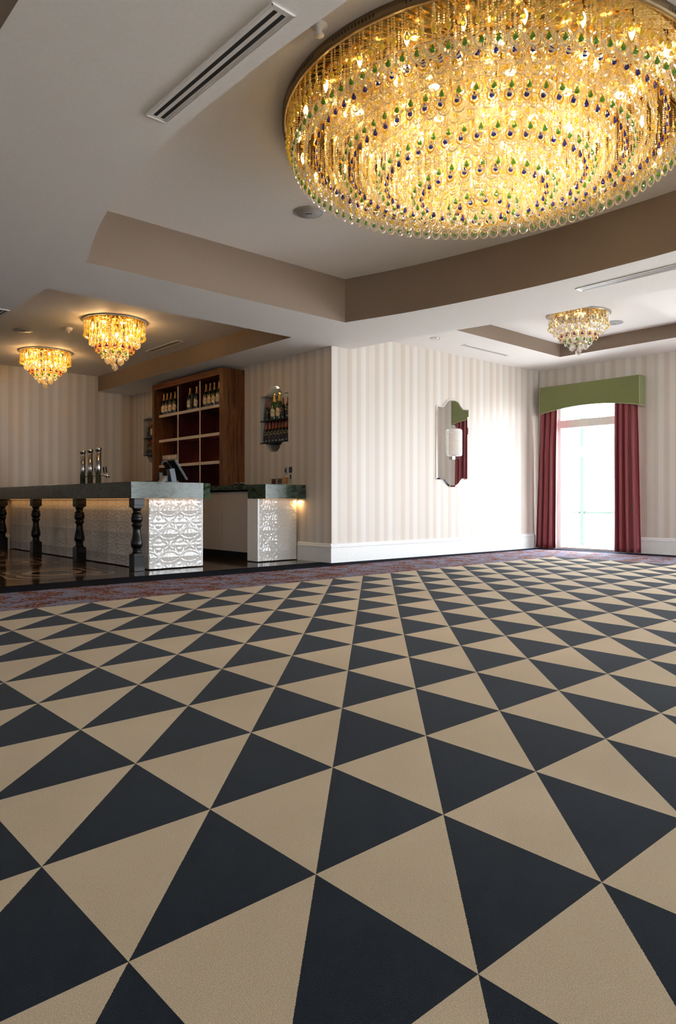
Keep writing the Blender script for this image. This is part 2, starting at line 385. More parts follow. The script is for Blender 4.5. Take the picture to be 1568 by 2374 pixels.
# ------------------------------------------------------------------ floor
XB = 9.6266; YBo = 5.743     # edge of the triangle field (lattice lines)
def wy(x): return 7.22-(x-6.381)*0.16/4.919     # face of the alcove wall
fl = MB(); fl.add([(XL,YR,0),(XB,YR,0),(XB,YBo,0),(XL,YBo,0)], [(0,1,2,3)], 0)
fl.add([(XL,YBo,0),(XB,YBo,0),(XB,YR,0),(10.92,YR,0),(10.92,6.84,0),(XL,6.88,0)], [(0,1,4,5),(1,2,3,4)], 1)
fl.add([(XL,6.88,0),(10.92,6.84,0),(10.92,YR,0),(11.52,YR,0),(11.52,7.06,0),(6.381,7.23,0),(6.381,7.41,0),(XL,7.41,0)], [(0,1,4,5),(1,2,3,4),(0,5,6,7)], 2)
struct(fl.build('floor', [M['carpet'], M['floral'], M['navy']]), 'carpet of navy and beige triangles with a floral band and navy edge', 'floor')
fb = MB(); fb.add([(XL,7.41,0),(6.7,7.41,0),(6.7,YB+.2,0),(XL,YB+.2,0)], [(0,1,2,3)], 0)
struct(fb.build('floor', [M['barfloor']]), 'dark polished floor with pale ring inlays around the bar', 'floor')
g = MB(); g.box(XW+.2, -14, -.12, 40, 30, -.02); struct(g.build('terrace_ground', M['paving']), 'pale paving outside the glass door', 'ground')
g = MB(); g.box(-14, -20, -.12, XW+.2, YR-.2, -.02); struct(g.build('terrace_ground', M['paving']), 'pale paving behind the rear windows', 'ground')

# ------------------------------------------------------------------ walls
def bracket_outline(w_, zb, zt, zb2, zt2, cy, n=28):
    """rectangular plate with an ogee arch at top and bottom: (u, z) outline"""
    h = w_/2; pts = []
    def arch(z0, z1, s):
        out = []
        for i in range(n+1):
            t = -1+2*i/n; a = abs(t)
            # ogee bump over the middle 56 per cent of the width
            f = .5*(1+cos(pi*min(1,a)))
            f = 1-(1-f)**2.2
            out.append((t*h*.66, z0+(z1-z0)*f))
        return out
    top = arch(zt, zt2, 1); bot = arch(zb, zb2, 1)
    pts = [(cy-h, zb)]+[(cy+u, z) for u, z in bot]+[(cy+h, zb), (cy+h, zt)]+[(cy+u, z) for u, z in reversed(top)]+[(cy-h, zt)]
    return pts
HT = 3.62
# alcove wall
wa = MB(); wa.prism([(6.381,7.2205),(XW+.2,wy(XW+.2)),(XW+.2,7.5),(6.66,7.5),(6.66,7.24),(6.381,7.235)], 0, HT)
struct(wa.build('wall_alcove', M['wp_x']), 'long cream striped wall carrying the mirror', 'wall')
# bar wall with two bottle niches
NY = [8.54, 12.47]
nich = [bracket_outline(.70, 1.737, 2.465, 1.60, 2.595, c) for c in NY]
outer = [(7.236, 0), (YB, 0), (YB, HT), (7.236, HT)]
wb = MB()
vs, fs = hole_poly(outer, nich, lambda u, v: (6.381, u, v), flip=True); wb.add(vs, fs, 0)
for H_ in nich:
    n = len(H_)
    wb.add([(6.381,u,v) for u,v in H_]+[(6.63,u,v) for u,v in H_], [(i,(i+1)%n,n+(i+1)%n,n+i) for i in range(n)], 1)
    wb.add([(6.63,u,v) for u,v in [(H_[0][0]-.01,1.55),(H_[0][0]+.71,1.55),(H_[0][0]+.71,2.65),(H_[0][0]-.01,2.65)]], [(0,1,2,3)], 1)
wb.add([(6.66,7.236,0),(6.66,YB,0),(6.66,YB,HT),(6.66,7.236,HT)], [(0,1,2,3)], 0)
wb.add([(6.381,7.236,0),(6.66,7.236,0),(6.66,7.236,HT),(6.381,7.236,HT)], [(0,1,2,3)], 0)
struct(wb.build('wall_bar', [M['wp_y'], M['niche']]), 'striped wall behind the bar with two bottle niches', 'wall')
wk = MB(); wk.box(XL-.2, YB, 0, 6.66, YB+.2, HT); struct(wk.build('wall_back', M['wp_x']), 'striped wall at the far end of the bar', 'wall')

def holed_wall(name, axis, c0, c1, u0, u1, holes, ztop, mats, lab):
    o = [(u0,0)]
    for a, b_ in sorted(holes): o += [(a,0),(a,ztop),(b_,ztop),(b_,0)]
    o += [(u1,0),(u1,HT),(u0,HT)]
    m_ = MB(); t3 = (lambda c: (lambda u, v: (c,u,v))) if axis == 'x' else (lambda c: (lambda u, v: (u,c,v)))
    for c in (c0, c1):
        vs, fs = hole_poly(o, [], t3(c)); m_.add(vs, fs, 0)
    n = len(o); m_.add([t3(c0)(*p) for p in o]+[t3(c1)(*p) for p in o], [(i,(i+1)%n,n+(i+1)%n,n+i) for i in range(n)], 1)
    return struct(m_.build(name, mats), lab, 'wall')
holed_wall('wall_window', 'x', XW, XW+.2, YR-.2, wy(XW+.2)-.001, WIN, 2.62, [M['wp_y'], M['white']], 'striped wall with the curtained glass door')
holed_wall('wall_rear', 'y', YR-.2, YR, XL-.2, XW, RWIN, 2.62, [M['wp_x'], M['white']], 'wall behind the camera with tall windows')

holed_wall('wall_left', 'x', XL-.2, XL, YR, YB, ADDED_LWIN, 2.62, [M['wp_y'], M['white']], 'striped wall on the left side of the room')
# windows (frame + pane); the first is the one in the photograph
for i, (y0, y1) in enumerate(WIN):
    f = MB(); X0, X1 = XW+.07, XW+.14
    f.box(X0, y0, 0.0, X1, y0+.07, 2.62); f.box(X0, y1-.07, 0.0, X1, y1, 2.62); f.box(X0, y0+.07, 2.55, X1, y1-.07, 2.62)
    f.box(X0-.03, y0+.07, 2.15, X1+.02, y1-.07, 2.29); f.box(X0, y0+.07, 0, X1, y1-.07, .03)
    r = f.build('window_%d' % (i+1), M['white_sheer']); struct(r, 'tall glass door with a white transom bar' if i == 0 else 'tall window outside the picture, number %d along the wall' % i, 'window')
    p = MB(); p.box(XW+.10, y0+.07, .03, XW+.106, y1-.07, 2.15); p.box(XW+.10, y0+.07, 2.29, XW+.106, y1-.07, 2.55); p.build('pane', M['glass'], r)
for i, (x0, x1) in enumerate(RWIN):
    f = MB(); Y1, Y0 = YR-.07, YR-.14
    f.box(x0, Y0, 0, x0+.07, Y1, 2.62); f.box(x1-.07, Y0, 0, x1, Y1, 2.62); f.box(x0+.07, Y0, 2.55, x1-.07, Y1, 2.62); f.box(x0+.07, Y0, 2.15, x1-.07, Y1, 2.27)
    r = f.build('window_%d' % (i+5), M['white_sheer']); struct(r, 'rear window outside the picture, number %d' % (i+1), 'window')
    p = MB(); p.box(x0+.07, YR-.106, 0, x1-.07, YR-.10, 2.15); p.build('pane', M['glass'], r)

for i, (y0, y1) in enumerate(ADDED_LWIN):
    f = MB(); X0, X1 = XL-.14, XL-.07
    f.box(X0, y0, 0, X1, y0+.07, 2.62); f.box(X0, y1-.07, 0, X1, y1, 2.62); f.box(X0, y0+.07, 2.55, X1, y1-.07, 2.62); f.box(X0, y0+.07, 2.15, X1, y1-.07, 2.27)
    r = f.build('window_8', M['white_sheer']); struct(r, 'unseen side window added on the left wall for light', 'window')
    p = MB(); p.box(XL-.106, y0+.07, 0, XL-.10, y1-.07, 2.15); p.build('pane', M['glass'], r)
g = MB(); g.box(-14, YR-.2, -.12, XL-.2, 30, -.02); struct(g.build('terrace_ground', M['paving']), 'pale paving outside the left wall', 'ground')
# baseboards : profile swept along a straight run
def baseboard(name, p0, p1, nrm, lab):
    prof = [(0,0),(.022,0),(.022,.205),(.028,.212),(.028,.225),(.018,.232),(.018,.248),(.010,.262),(0,.264)]
    m_ = MB(); n = len(prof)
    vs = [(p[0]+nrm[0]*d, p[1]+nrm[1]*d, z) for p in (p0, p1) for d, z in prof]
    m_.add(vs, [(i,(i+1)%n,n+(i+1)%n,n+i) for i in range(n)]+[tuple(range(n)), tuple(reversed(range(n,2*n)))])
    return struct(m_.build(name, M['white']), lab, 'baseboard')
baseboard('baseboard_alcove', (6.353,7.219), (XW,wy(XW)-.001), (0,-1), 'white baseboard under the mirror wall')
baseboard('baseboard_bar', (6.380,7.219), (6.380,7.948), (-1,0), 'short white baseboard beside the bar end')
baseboard('baseboard_window', (XW,wy(XW)-.03), (XW,WIN[0][1]), (-1,0), 'white baseboard left of the glass door')
baseboard('baseboard_window', (XW,WIN[0][0]), (XW,WIN[1][1]), (-1,0), 'white baseboard right of the glass door')
baseboard('baseboard_back', (XL,YB-.001), (4.02,YB-.001), (0,-1), 'white baseboard at the far end of the bar')

# ------------------------------------------------------------------ ceiling
Z1, ZT, ZBAR, Z2, Z4 = 2.99, 3.507, 3.285, 3.22, 3.43
def mirror3(pts, yc=3.05): return pts+[(x, 2*yc-y) for x, y in reversed(pts) if abs(y-yc) > .02]
def smooth_curve(pts, n=8):
    out = []
    P = [pts[0]]+pts+[pts[-1]]
    for i in range(1, len(P)-2):
        p0, p1, p2, p3 = [Vector(q) for q in P[i-1:i+3]]
        for k in range(n):
            t = k/n; q = .5*((2*p1)+(-p0+p2)*t+(2*p0-5*p1+4*p2-p3)*t*t+(-p0+3*p1-3*p2+p3)*t**3); out.append((q.x, q.y))
    out.append(tuple(pts[-1])); return out
left = smooth_curve(mirror3([(2.517,6.165),(2.25,5.25),(2.07,4.3),(2.015,3.6),(2.008,3.05)]))
right = smooth_curve(mirror3([(5.664,6.165),(5.905,5.28),(6.08,4.25),(6.145,3.5),(6.15,3.05)]))
main_tray = left+list(reversed(right))
bar_tray = [(2.52,7.19),(5.657,7.19),(5.657,YB-.001),(2.52,YB-.001)]
side_tray = [(-2.6,1.2),(.983,1.2),(.983,5.0),(-2.6,5.0)]
edge = smooth_curve(mirror3([(6.74,7.1),(6.84,6.11),(7.04,5.08),(7.16,4.3),(7.20,3.7),(7.22,3.05)]))
edge = [(6.745, wy(6.745)-.0005)]+edge+[(6.74,-1.4),(6.74,YR)]
soffit = [(XL,YR),(6.74,YR)]+list(reversed(edge[:-1]))+[(6.381,7.2195),(6.3805,7.3),(6.3805,YB-.0005),(XL,YB-.0005)]
soffit = [(XL,YR)]+list(reversed(edge))+[(6.3805,7.2195),(6.3805,YB-.0005),(XL,YB-.0005)]
bt = [(2.52,7.19),(5.657,7.19),(5.657,YB-.01),(2.52,YB-.01)]
cm = MB()
vs, fs = hole_poly(soffit, [main_tray, bt, side_tray], lambda u, v: (u,v,Z1), flip=True); cm.add(vs, fs, 0)
def tray(poly, z0, z1):
    n = len(poly)
    cm.add([(x,y,z0) for x,y in poly]+[(x,y,z1) for x,y in poly], [(i,(i+1)%n,n+(i+1)%n,n+i) for i in range(n)], 1)
    vs, fs = hole_poly(poly, [], lambda u, v: (u,v,z1), flip=True); cm.add(vs, fs, 0)
tray(main_tray, Z1, ZT); tray(side_tray, Z1, ZT)
n = 4; cm.add([(x,y,Z1) for x,y in bt]+[(x,y,ZBAR) for x,y in bt], [(0,1,5,4),(1,2,6,5),(3,0,4,7)], 1)
cm.add([(2.52,YB-.01,Z1),(5.657,YB-.01,Z1),(5.657,YB-.01,ZBAR),(2.52,YB-.01,ZBAR)], [(0,1,2,3)], 2)
vs, fs = hole_poly(bt, [], lambda u, v: (u,v,ZBAR), flip=True); cm.add(vs, fs, 0)
# alcove ceiling and the drop at the edge of the soffit
alc = [(x, y) for x, y in edge]+[(XW+.1,YR),(XW+.1,wy(XW)-.0005)]
alc_tray = [(7.55,3.80),(10.405,3.80),(10.405,6.10),(7.55,6.10)]
alc_tray2 = [(7.55,-3.2),(10.405,-3.2),(10.405,1.6),(7.55,1.6)]
vs, fs = hole_poly(alc, [alc_tray, alc_tray2], lambda u, v: (u,v,Z2), flip=True); cm.add(vs, fs, 0)
tray(alc_tray, Z2, Z4); tray(alc_tray2, Z2, Z4)
n = len(edge); cm.add([(x,y,Z1) for x,y in edge]+[(x,y,Z2) for x,y in edge], [(i,i+1,n+i+1,n+i) for i in range(n-1)], 0)
cm.add([(XL,YR,HT+.05),(XW+.2,YR,HT+.05),(XW+.2,YB,HT+.05),(XL,YB,HT+.05)], [(0,1,2,3)], 0)
struct(cm.build('ceiling', [M['ceil'], M['taupe'], M['wp_x']]), 'plastered ceiling with brown sided recesses', 'ceiling')

# ------------------------------------------------------------------ outside: balustrade seen through the glass door
b_ = MB(); b_.box(13.02, 7.11, 0-.02, 13.12, 7.19, 1.75); b_.box(13.02, 7.11, 1.95, 13.12, 7.19, 2.55)
tag(b_.build('terrace_post', M['post_green']), 'pale green post outside the glass door', 'post')
b_ = MB(); b_.box(13.0, 7.2, .60, 13.05, 7.45, .645); b_.box(13.04, 5.9, .60, 13.09, 7.10, .645); b_.box(13.04, 5.9, -.02, 13.09, 5.95, .60)
tag(b_.build('terrace_rail', M['post_green']), 'low pale rail crossing the view outside the glass door', 'rail')

# ------------------------------------------------------------------ curtains and pelmet
def curtain(y0, y1, lab, seed, lean):
    random.seed(seed); root = MB(); nz, nu = 30, 120; vs = []
    k = 3.7; ph = random.random()*6
    for j in range(nz+1):
        t = j/nz; z = 2.62-(2.62-.012)*t
        wd = 1.0+.16*t
        for i in range(nu+1):
            u = i/nu; yy = (y0+y1)/2+(u-.5)*(y1-y0)*wd+lean*t*.06
            a = .018+.026*min(1,t*3); d = a*sin(2*pi*k*u+ph+.5*t)+.35*a*sin(2*pi*k*1.7*u+ph*2+t*1.2)
            vs.append((11.135-d, yy+.012*sin(2*pi*k*u*2+ph), z))
    fs = [(j*(nu+1)+i, j*(nu+1)+i+1, (j+1)*(nu+1)+i+1, (j+1)*(nu+1)+i) for j in range(nz) for i in range(nu)]
    root.add(vs, fs, 0, True); o = root.build('curtain', M['red_cloth']); tag(o, lab, 'curtain', 'claret curtains at the glass door')
    md = o.modifiers.new('thick', 'SOLIDIFY'); md.thickness = .004
    return o
curtain(6.56, 6.93, 'claret floor length curtain hanging nearest the room corner', 3, 1)
curtain(5.16, 5.52, 'claret floor length curtain on the right side of the glass door', 5, -.3)
pm = empty('pelmet', (11.2,5.99,2.4), 'green velvet pelmet with an arched lower edge above the glass door', 'pelmet')
def pel_z(u): return 2.40+.095*sin(pi*u)**.8
m_ = MB(); n = 40; y0, y1 = 5.11, 6.88
ring = [(y0+(y1-y0)*i/n, pel_z(i/n)) for i in range(n+1)]
vs = [(11.085,y,z) for y,z in ring]+[(11.085,y,2.88) for y,z in ring]+[(11.105,y,z) for y,z in ring]+[(11.105,y,2.88) for y,z in ring]
q = n+1; fs = []
for i in range(n):
    fs += [(i,i+1,q+i+1,q+i),(2*q+i,3*q+i,3*q+i+1,2*q+i+1),(i,2*q+i,2*q+i+1,i+1),(q+i,q+i+1,3*q+i+1,3*q+i)]
m_.add(vs, fs); m_.box(11.085,y0-.018,2.40,XW-.001,y0,2.88); m_.box(11.085,y1,2.40,XW-.001,y1+.018,2.88); m_.box(11.09,y0,2.865,XW-.001,y1,2.88)
o = m_.build('velvet_board', M['green_velvet'], pm); o.location = -pm.location
t = MB(); t.tube([(11.082,y,z) for y,z in ring], .006, 6); t.tube([(11.082,y0-.018,2.40),(11.082,y0-.018,2.88)], .005, 6); t.tube([(11.082,y0-.02,2.40),(XW-.01,y0-.02,2.40)], .006, 6)
o = t.build('piping', M['green_trim'], pm); o.location = -pm.location; o['label'] = 'pale green piping'

# ------------------------------------------------------------------ mirror and sconce
mo = bracket_outline(.79, 1.197, 2.362, 1.080, 2.494, 8.905, 28)
mr = empty('wall_mirror', (8.905,wy(8.905),1.8), 'tall frameless mirror with arched top and bottom on the striped wall', 'mirror')
def mface(pts, yoff, dy=0.0): return [(x, wy(x)-yoff, z) for x, z in pts]
inner = [(8.905+(x-8.905)*.93, 1.787+(z-1.787)*.965) for x, z in mo]
m_ = MB(); n = len(mo)
A_, B_, C_ = mface(mo,.002), mface(mo,.010), mface(inner,.016)
m_.add(A_+B_, [(i,(i+1)%n,n+(i+1)%n,n+i) for i in range(n)])
vs, fs = hole_poly(inner, [], lambda u, v: (u,wy(u)-.016,v)); m_.add(vs, fs)
o = m_.build('mirror_plate', M['mirror'], mr); o.location = -mr.location
m_ = MB(); m_.add(B_+C_, [(i,(i+1)%n,n+(i+1)%n,n+i) for i in range(n)]); o = m_.build('bevel', M['mirror'], mr); o.location = -mr.location
sc = empty('wall_sconce', (8.93,wy(8.93)-.02,1.78), 'wall lamp with a rippled frosted glass shade on the mirror', 'lamp')
m_ = MB(); nz, na = 96, 24; vs = []
for j in range(nz+1):
    z = -.20+.43*j/nz; rr = .014*(.5+.5*sin(2*pi*24*j/nz))
    cut = .03*max(0, abs(2*j/nz-1)-.9)*10
    for i in range(na+1):
        a = pi+pi*i/na; vs.append(((.145-cut+rr)*cos(a), -.005+(.085+rr)*sin(a), z))
m_.add(vs, [(j*(na+1)+i, j*(na+1)+i+1, (j+1)*(na+1)+i+1, (j+1)*(na+1)+i) for j in range(nz) for i in range(na)], 0, True)
m_.build('glass_shade', M['frost'], sc)
m_ = MB(); m_.rbox(-.05,-.06,-.262,.05,.002,-.205); m_.rbox(-.035,-.05,.225,.035,.002,.25); m_.rbox(-.03,-.012,-.205,.03,.002,.225); m_.lathe([(.012,-.20),(.012,-.12)],10,(0,-.03,0)); m_.build('chrome_bracket', M['chrome'], sc)
m_ = MB(); m_.lathe([(.001,-.12),(.014,-.11),(.018,-.08),(.010,-.04),(.001,-.02)],10,(0,-.03,0)); m_.lathe([(.001,.03),(.014,.05),(.018,.08),(.010,.12),(.001,.14)],10,(0,-.03,0))
m_.build('lamp_bulb', emis('soft_sconce_bulb', (1,.50,.22), 1.6), sc)

# ------------------------------------------------------------------ ceiling fittings
def vent(cx, cy, z, length, width, axis, lab, slots=2):
    r = empty('air_vent', (cx,cy,z), lab, 'air vent', None, 0 if axis == 'y' else pi/2)
    L, W = length/2, width/2; f = MB(); t = .006
    f.box(-W,-L,-t,W,-L+.03,-.0005); f.box(-W,L-.03,-t,W,L,-.0005)
    sw = width*.17; xs = [-width*.17, width*.17] if slots == 2 else [0]
    cur = -W
    for x in xs: f.box(cur,-L+.03,-t,x-sw/2,L-.03,-.0005); cur = x+sw/2
    f.box(cur,-L+.03,-t,W,L-.03,-.0005)
    f.box(-W*.86,-L+.012,-t-.003,-W*.80,L-.012,-t); f.box(W*.80,-L+.012,-t-.003,W*.86,L-.012,-t)
    f.box(-W,-L,-t-.004,-W+.006,L,-t); f.box(W-.006,-L,-t-.004,W,L,-t); f.box(-W,-L,-t-.004,W,-L+.006,-t); f.box(-W,L-.006,-t-.004,W,L,-t)
    f.build('frame', M['vent'], r)
    for x in xs:
        b = MB(); b.box(x-sw/2,-L+.03,-.0056,x+sw/2,L-.03,-.001); b.build('slot', M['dark'], r)
    return r
vent(1.857,2.998,Z1,1.17,.128,'y','large white slot vent in the ceiling left of the great chandelier')
vent(6.545,2.93,Z1,1.40,.13,'y','slim slot vent in the ceiling between the great chandelier and the alcove')
vent(9.08,6.60,Z2,1.14,.085,'x','narrow slot vent in the alcove ceiling near the mirror wall')
vent(5.32,10.0,ZBAR-.0,1.02,.11,'y','slot vent in the bar ceiling beside the brown recess side')
vent(2.585-.13,8.9,Z1,1.24,.11,'y','slot vent at the left picture edge beside the bar recess')
def speaker(x, y, z, r, lab):
    o = MB(); o.lathe([(r,0),(r,-.006),(r*.93,-.010),(r*.88,-.006),(r*.86,-.010),(.001,-.014)],40)
    t = tag(o.build('ceiling_speaker', M['grey_plastic'], None, (x,y,z-.001)), lab, 'speaker')
    s = MB(); s.box(-.03,-.004,-.0165,.03,.004,-.0135); s.build('badge', M['dark'], t, rz=-.8)
speaker(4.10,4.955,ZT,.135,'round grey ceiling speaker just left below the great chandelier')
speaker(9.72,4.84,Z4,.13,'round pale ceiling speaker beside the alcove chandelier')
speaker(3.33,10.42,ZBAR,.13,'round ceiling speaker above the two bar chandeliers at left')
d = MB(); d.lathe([(.052,0),(.052,-.012),(.045,-.03),(.03,-.045),(.001,-.05)],24); d.lathe([(.012,-.05),(.008,-.07),(.001,-.075)],10)
tag(d.build('smoke_detector', M['white'], None, (3.76,9.83,ZBAR-.001)), 'small white smoke detector between the two bar chandeliers', 'smoke detector')
sp = MB(); sp.lathe([(.05,0),(.05,-.006),(.02,-.02),(.012,-.05)],20); sp.lathe([(.03,-.055),(.03,-.058),(.001,-.06)],16)
s_ = tag(sp.build('sprinkler', M['white'], None, (2.53,2.97,ZT-.001)), 'small white sprinkler head near the curved recess edge', 'sprinkler')
q = MB(); q.lathe([(.001,-.04),(.006,-.035),(.006,-.055),(.001,-.06)],8,(.02,0,0)); q.build('red_bulb', M['red_foil'], s_)
dl = MB(); dl.lathe([(.085,0),(.085,-.006),(.06,-.006),(.045,.03)],28)
r = tag(dl.build('downlight', M['vent'], None, (7.86,6.60,Z2-.001)), 'round recessed downlight in the alcove ceiling', 'downlight')
q = MB(); q.lathe([(.045,-.002),(.03,-.012),(.001,-.014)],20); q.build('lens', M['chrome'], r)

# ------------------------------------------------------------------ relief panels of the bar
def relief(u, z, P=.293):
    """overlapping circle pattern with leaf petals"""
    a = u/P; b = z/P
    fa, fb = a-math.floor(a), b-math.floor(b)
    h = 0.0; R = .74
    ds = [sqrt((fa-i)**2+(fb-j)**2) for i in (0,1) for j in (0,1)]
    for d in ds: h += .004*math.exp(-((d-R)/.030)**2)
    ins = sorted([R-d for d in ds], reverse=True)
    ov = min(max(0, ins[1]), .3)                     # leaf where two circles overlap
    h += .030*ov
    dc = sqrt((fa-.5)**2+(fb-.5)**2)
    an = math.atan2(fb-.5, fa-.5)
    h += .007*max(0, 1-dc/.22)*(0.6+.4*cos(4*an))
    for i in (0,1):
        for j in (0,1):
            d = sqrt((fa-i)**2+(fb-j)**2); an2 = math.atan2(fb-j, fa-i)
            if d < .45: h += .0045*(1-d/.45)*abs(cos(4*an2))
            if .30 < d < R: h += .0022*abs(cos(9*an2))*(1-abs(d-.52)/.22)
    return h
def relief_panel(name, p0, p1, nrm, z0, z1, step, uo=0.0):
    L = sqrt((p1[0]-p0[0])**2+(p1[1]-p0[1])**2); nu = int(L/step); nv = int((z1-z0)/step); vs = []
    for j in range(nv+1):
        z = z0+(z1-z0)*j/nv
        for i in range(nu+1):
            t = i/nu; e = min(1, min(t*L, (1-t)*L)/.012)
            h = .75*relief(t*L+uo, z1-z)*e
            vs.append((p0[0]+(p1[0]-p0[0])*t+nrm[0]*h, p0[1]+(p1[1]-p0[1])*t+nrm[1]*h, z))
    m_ = MB(); m_.add(vs, [(j*(nu+1)+i, j*(nu+1)+i+1, (j+1)*(nu+1)+i+1, (j+1)*(nu+1)+i) for j in range(nv) for i in range(nu)], 0, True); return m_
CT = 1.083; CB = .885
bar = empty('bar_counter', (4.4,10.0,0), 'long bar counter with green marble top and white relief panels', 'bar counter')
def padd(mb, name, mats, root):
    o = mb.build(name, mats, root); o.location = -root.location; return o
m_ = MB(); m_.box(4.045,7.965,.012,4.785,YB-.01,CB); m_.box(4.77,7.955,.012,4.79,7.99,CB); padd(m_, 'counter_body', M['white'], bar)
padd(relief_panel('x', (4.03,7.955), (4.772,7.955), (0,-1), .014, CB-.004, .0062, .02), 'relief_panel', M['tile'], bar)
padd(relief_panel('x', (4.034,YB-.012), (4.034,7.955), (-1,0), .014, CB-.004, .0095, .1), 'relief_panel', M['tile'], bar)
m_ = MB(); m_.prism([(3.71,7.78),(4.69,7.78),(4.885,7.925),(4.885,YB-.005),(3.71,YB-.005)], CB, CT); o = padd(m_, 'marble_top', M['marble'], bar)
bv = o.modifiers.new('bevel', 'BEVEL'); bv.width = .004; bv.segments = 2
m_ = MB(); m_.box(4.04,7.94,CB-.006,4.70,7.948,CB-.001); m_.box(4.015,7.95,CB-.006,4.024,YB-.05,CB-.001); o = padd(m_, 'led_strip', M['led'], bar); o['label'] = 'warm glowing light strip'
area('bar_strip_light', (3.97,10.6,CB-.015), (0,0,0), .03, 5.2, 3.2, (1,.50,.15))
area('bar_strip_light', (4.36,7.915,CB-.015), (0,0,0), .7, .02, .22, (1,.50,.15))
# turned posts
POSTY = [7.885, 9.655, 11.415, 13.12]
pw = .07
def make_post():
    r = empty('bar_post', (3.87,7.955,0), '', 'post', 'black turned posts under the bar top')
    m_ = MB(); m_.rbox(-pw,-pw,.0,pw,pw,.178,.004)
    # arched shoulders of the lower block
    for k in range(6):
        t0, t1 = k/6, (k+1)/6; m_.box(-pw*cos(t0*1.1),-pw*cos(t0*1.1),.178+.04*sin(t0*1.5),pw*cos(t0*1.1),pw*cos(t0*1.1),.178+.04*sin(t1*1.5))
    m_.build('lower_block', M['black_wood'], r)
    m_ = MB(); m_.lathe([(.03,.20),(.052,.222),(.052,.236),(.040,.246),(.050,.256),(.044,.268),(.050,.282),(.062,.30),(.066,.325),(.064,.355),(.055,.40),(.046,.45),(.041,.50),(.043,.53),(.052,.545),(.058,.556),(.058,.568),(.046,.578),(.046,.588),(.058,.60),(.064,.625),(.064,.655),(.055,.672),(.060,.684),(.060,.694),(.048,.702),(.043,.715),(.043,.735),(.050,.752),(.056,.765),(.04,.775)],28)
    m_.v = [(x*1.08, y*1.08, z) for x, y, z in m_.v]
    m_.build('turned_shaft', M['black_wood'], r)
    m_ = MB(); m_.rbox(-pw,-pw,.80,pw,pw,.884,.004)
    for k in range(6):
        t0, t1 = k/6, (k+1)/6; m_.box(-pw*cos(t0*1.1),-pw*cos(t0*1.1),.80-.035*sin(t1*1.5),pw*cos(t0*1.1),pw*cos(t0*1.1),.80-.035*sin(t0*1.5))
    m_.build('upper_block', M['black_wood'], r)
    return r
p0 = make_post()
pl = ['black turned post at the front corner of the bar', 'second black turned post from the bar corner, counting leftward', 'third black turned post from the bar corner, counting leftward', 'black turned post cut by the left picture edge']
for i, y in enumerate(POSTY):
    if i == 0: p0['label'] = pl[0]
    else: copy_tree(p0, (3.87,y+.07,0), label=pl[i])
# short counter at the wall
sb = empty('end_counter', (6.0,8.0,0), 'short marble topped counter end standing against the wall', 'counter')
m_ = MB(); m_.box(5.675,7.967,.012,6.352,8.20,CB); m_.box(5.66,7.95,.012,5.69,8.20,CB); padd(m_, 'counter_body', M['white'], sb)
padd(relief_panel('x', (5.69,7.957), (6.352,7.957), (0,-1), .014, CB-.004, .0062, .13), 'relief_panel', M['tile'], sb)
m_ = MB(); m_.prism([(5.665,7.775),(6.379,7.775),(6.379,8.2),(5.665,8.2)], CB, CT); o = padd(m_, 'marble_top', M['marble'], sb)
bv = o.modifiers.new('bevel', 'BEVEL'); bv.width = .004; bv.segments = 2
m_ = MB(); m_.box(5.72,7.94,CB-.006,6.35,7.948,CB-.001); padd(m_, 'led_strip', M['led'], sb)
area('bar_strip_light', (6.345,7.915,CB-.02), (0,0,0), .02, .05, .9, (1,.58,.2))
area('bar_strip_light', (6.02,7.915,CB-.015), (0,0,0), .6, .02, .15, (1,.50,.15))
# back counter
bc = empty('back_counter', (6.1,10.5,0), 'low cupboard run with dark marble top beneath the wooden shelf unit', 'cupboard')
m_ = MB(); m_.box(5.80,8.20,.105,6.378,YB-.01,.985); padd(m_, 'carcass', M['door_grey'], bc)
m_ = MB(); m_.box(5.86,8.20,0,6.378,YB-.01,.103); padd(m_, 'toe_kick', M['black_plastic'], bc)
for k in range(6):
    a = 8.21+k*.84; b = a+.83
    m_ = MB(); m_.rbox(5.782,a,.107,5.799,min(b,YB-.02),.955,.003); padd(m_, 'door', M['door_grey'], bc)
m_ = MB(); m_.box(5.74,8.20,1.015,6.378,YB-.01,CT); o = padd(m_, 'marble_top', M['marble'], bc)

# ------------------------------------------------------------------ shelf unit
su = empty('shelf_unit', (6.17,10.49,CT), 'tall wooden back bar shelf unit with nine compartments', 'shelf unit')
Y0, Y1, X0, X1, ZT_ = 9.32, 11.66, 5.97, 6.378, 2.945
m_ = MB(); m_.box(X0,Y0,CT,X1,Y0+.10,ZT_); padd(m_, 'side_panel', M['wood_v'], su)
m_ = MB(); m_.box(X0,Y1-.07,CT,X1,Y1,ZT_); padd(m_, 'side_panel', M['wood_v'], su)
m_ = MB(); m_.box(X0,Y0+.10,ZT_-.10,X1,Y1-.07,ZT_); padd(m_, 'top_panel', M['wood_h'], su)
m_ = MB(); m_.box(X1-.03,Y0+.10,CT,X1-.002,Y1-.07,ZT_-.10); o = padd(m_, 'back_panel', M['maroon'], su); o['label'] = 'glossy dark maroon back panel'
ya, yb = Y0+.10, Y1-.07; dv = [ya+(yb-ya)/3+.02, ya+2*(yb-ya)/3+.03]
SH = [2.405, 1.955, 1.50]
for z in SH:
    m_ = MB(); m_.box(6.075,ya,z-.045,X1-.03,yb,z,0); o = padd(m_, 'shelf', M['wood_h'], su)
    m_ = MB(); m_.box(6.068,ya,z-.047,6.0748,yb,z+.001,0); q = m_.build('shelf_edge', M['shelf_white'], o); q['label'] = 'cream shelf edge'
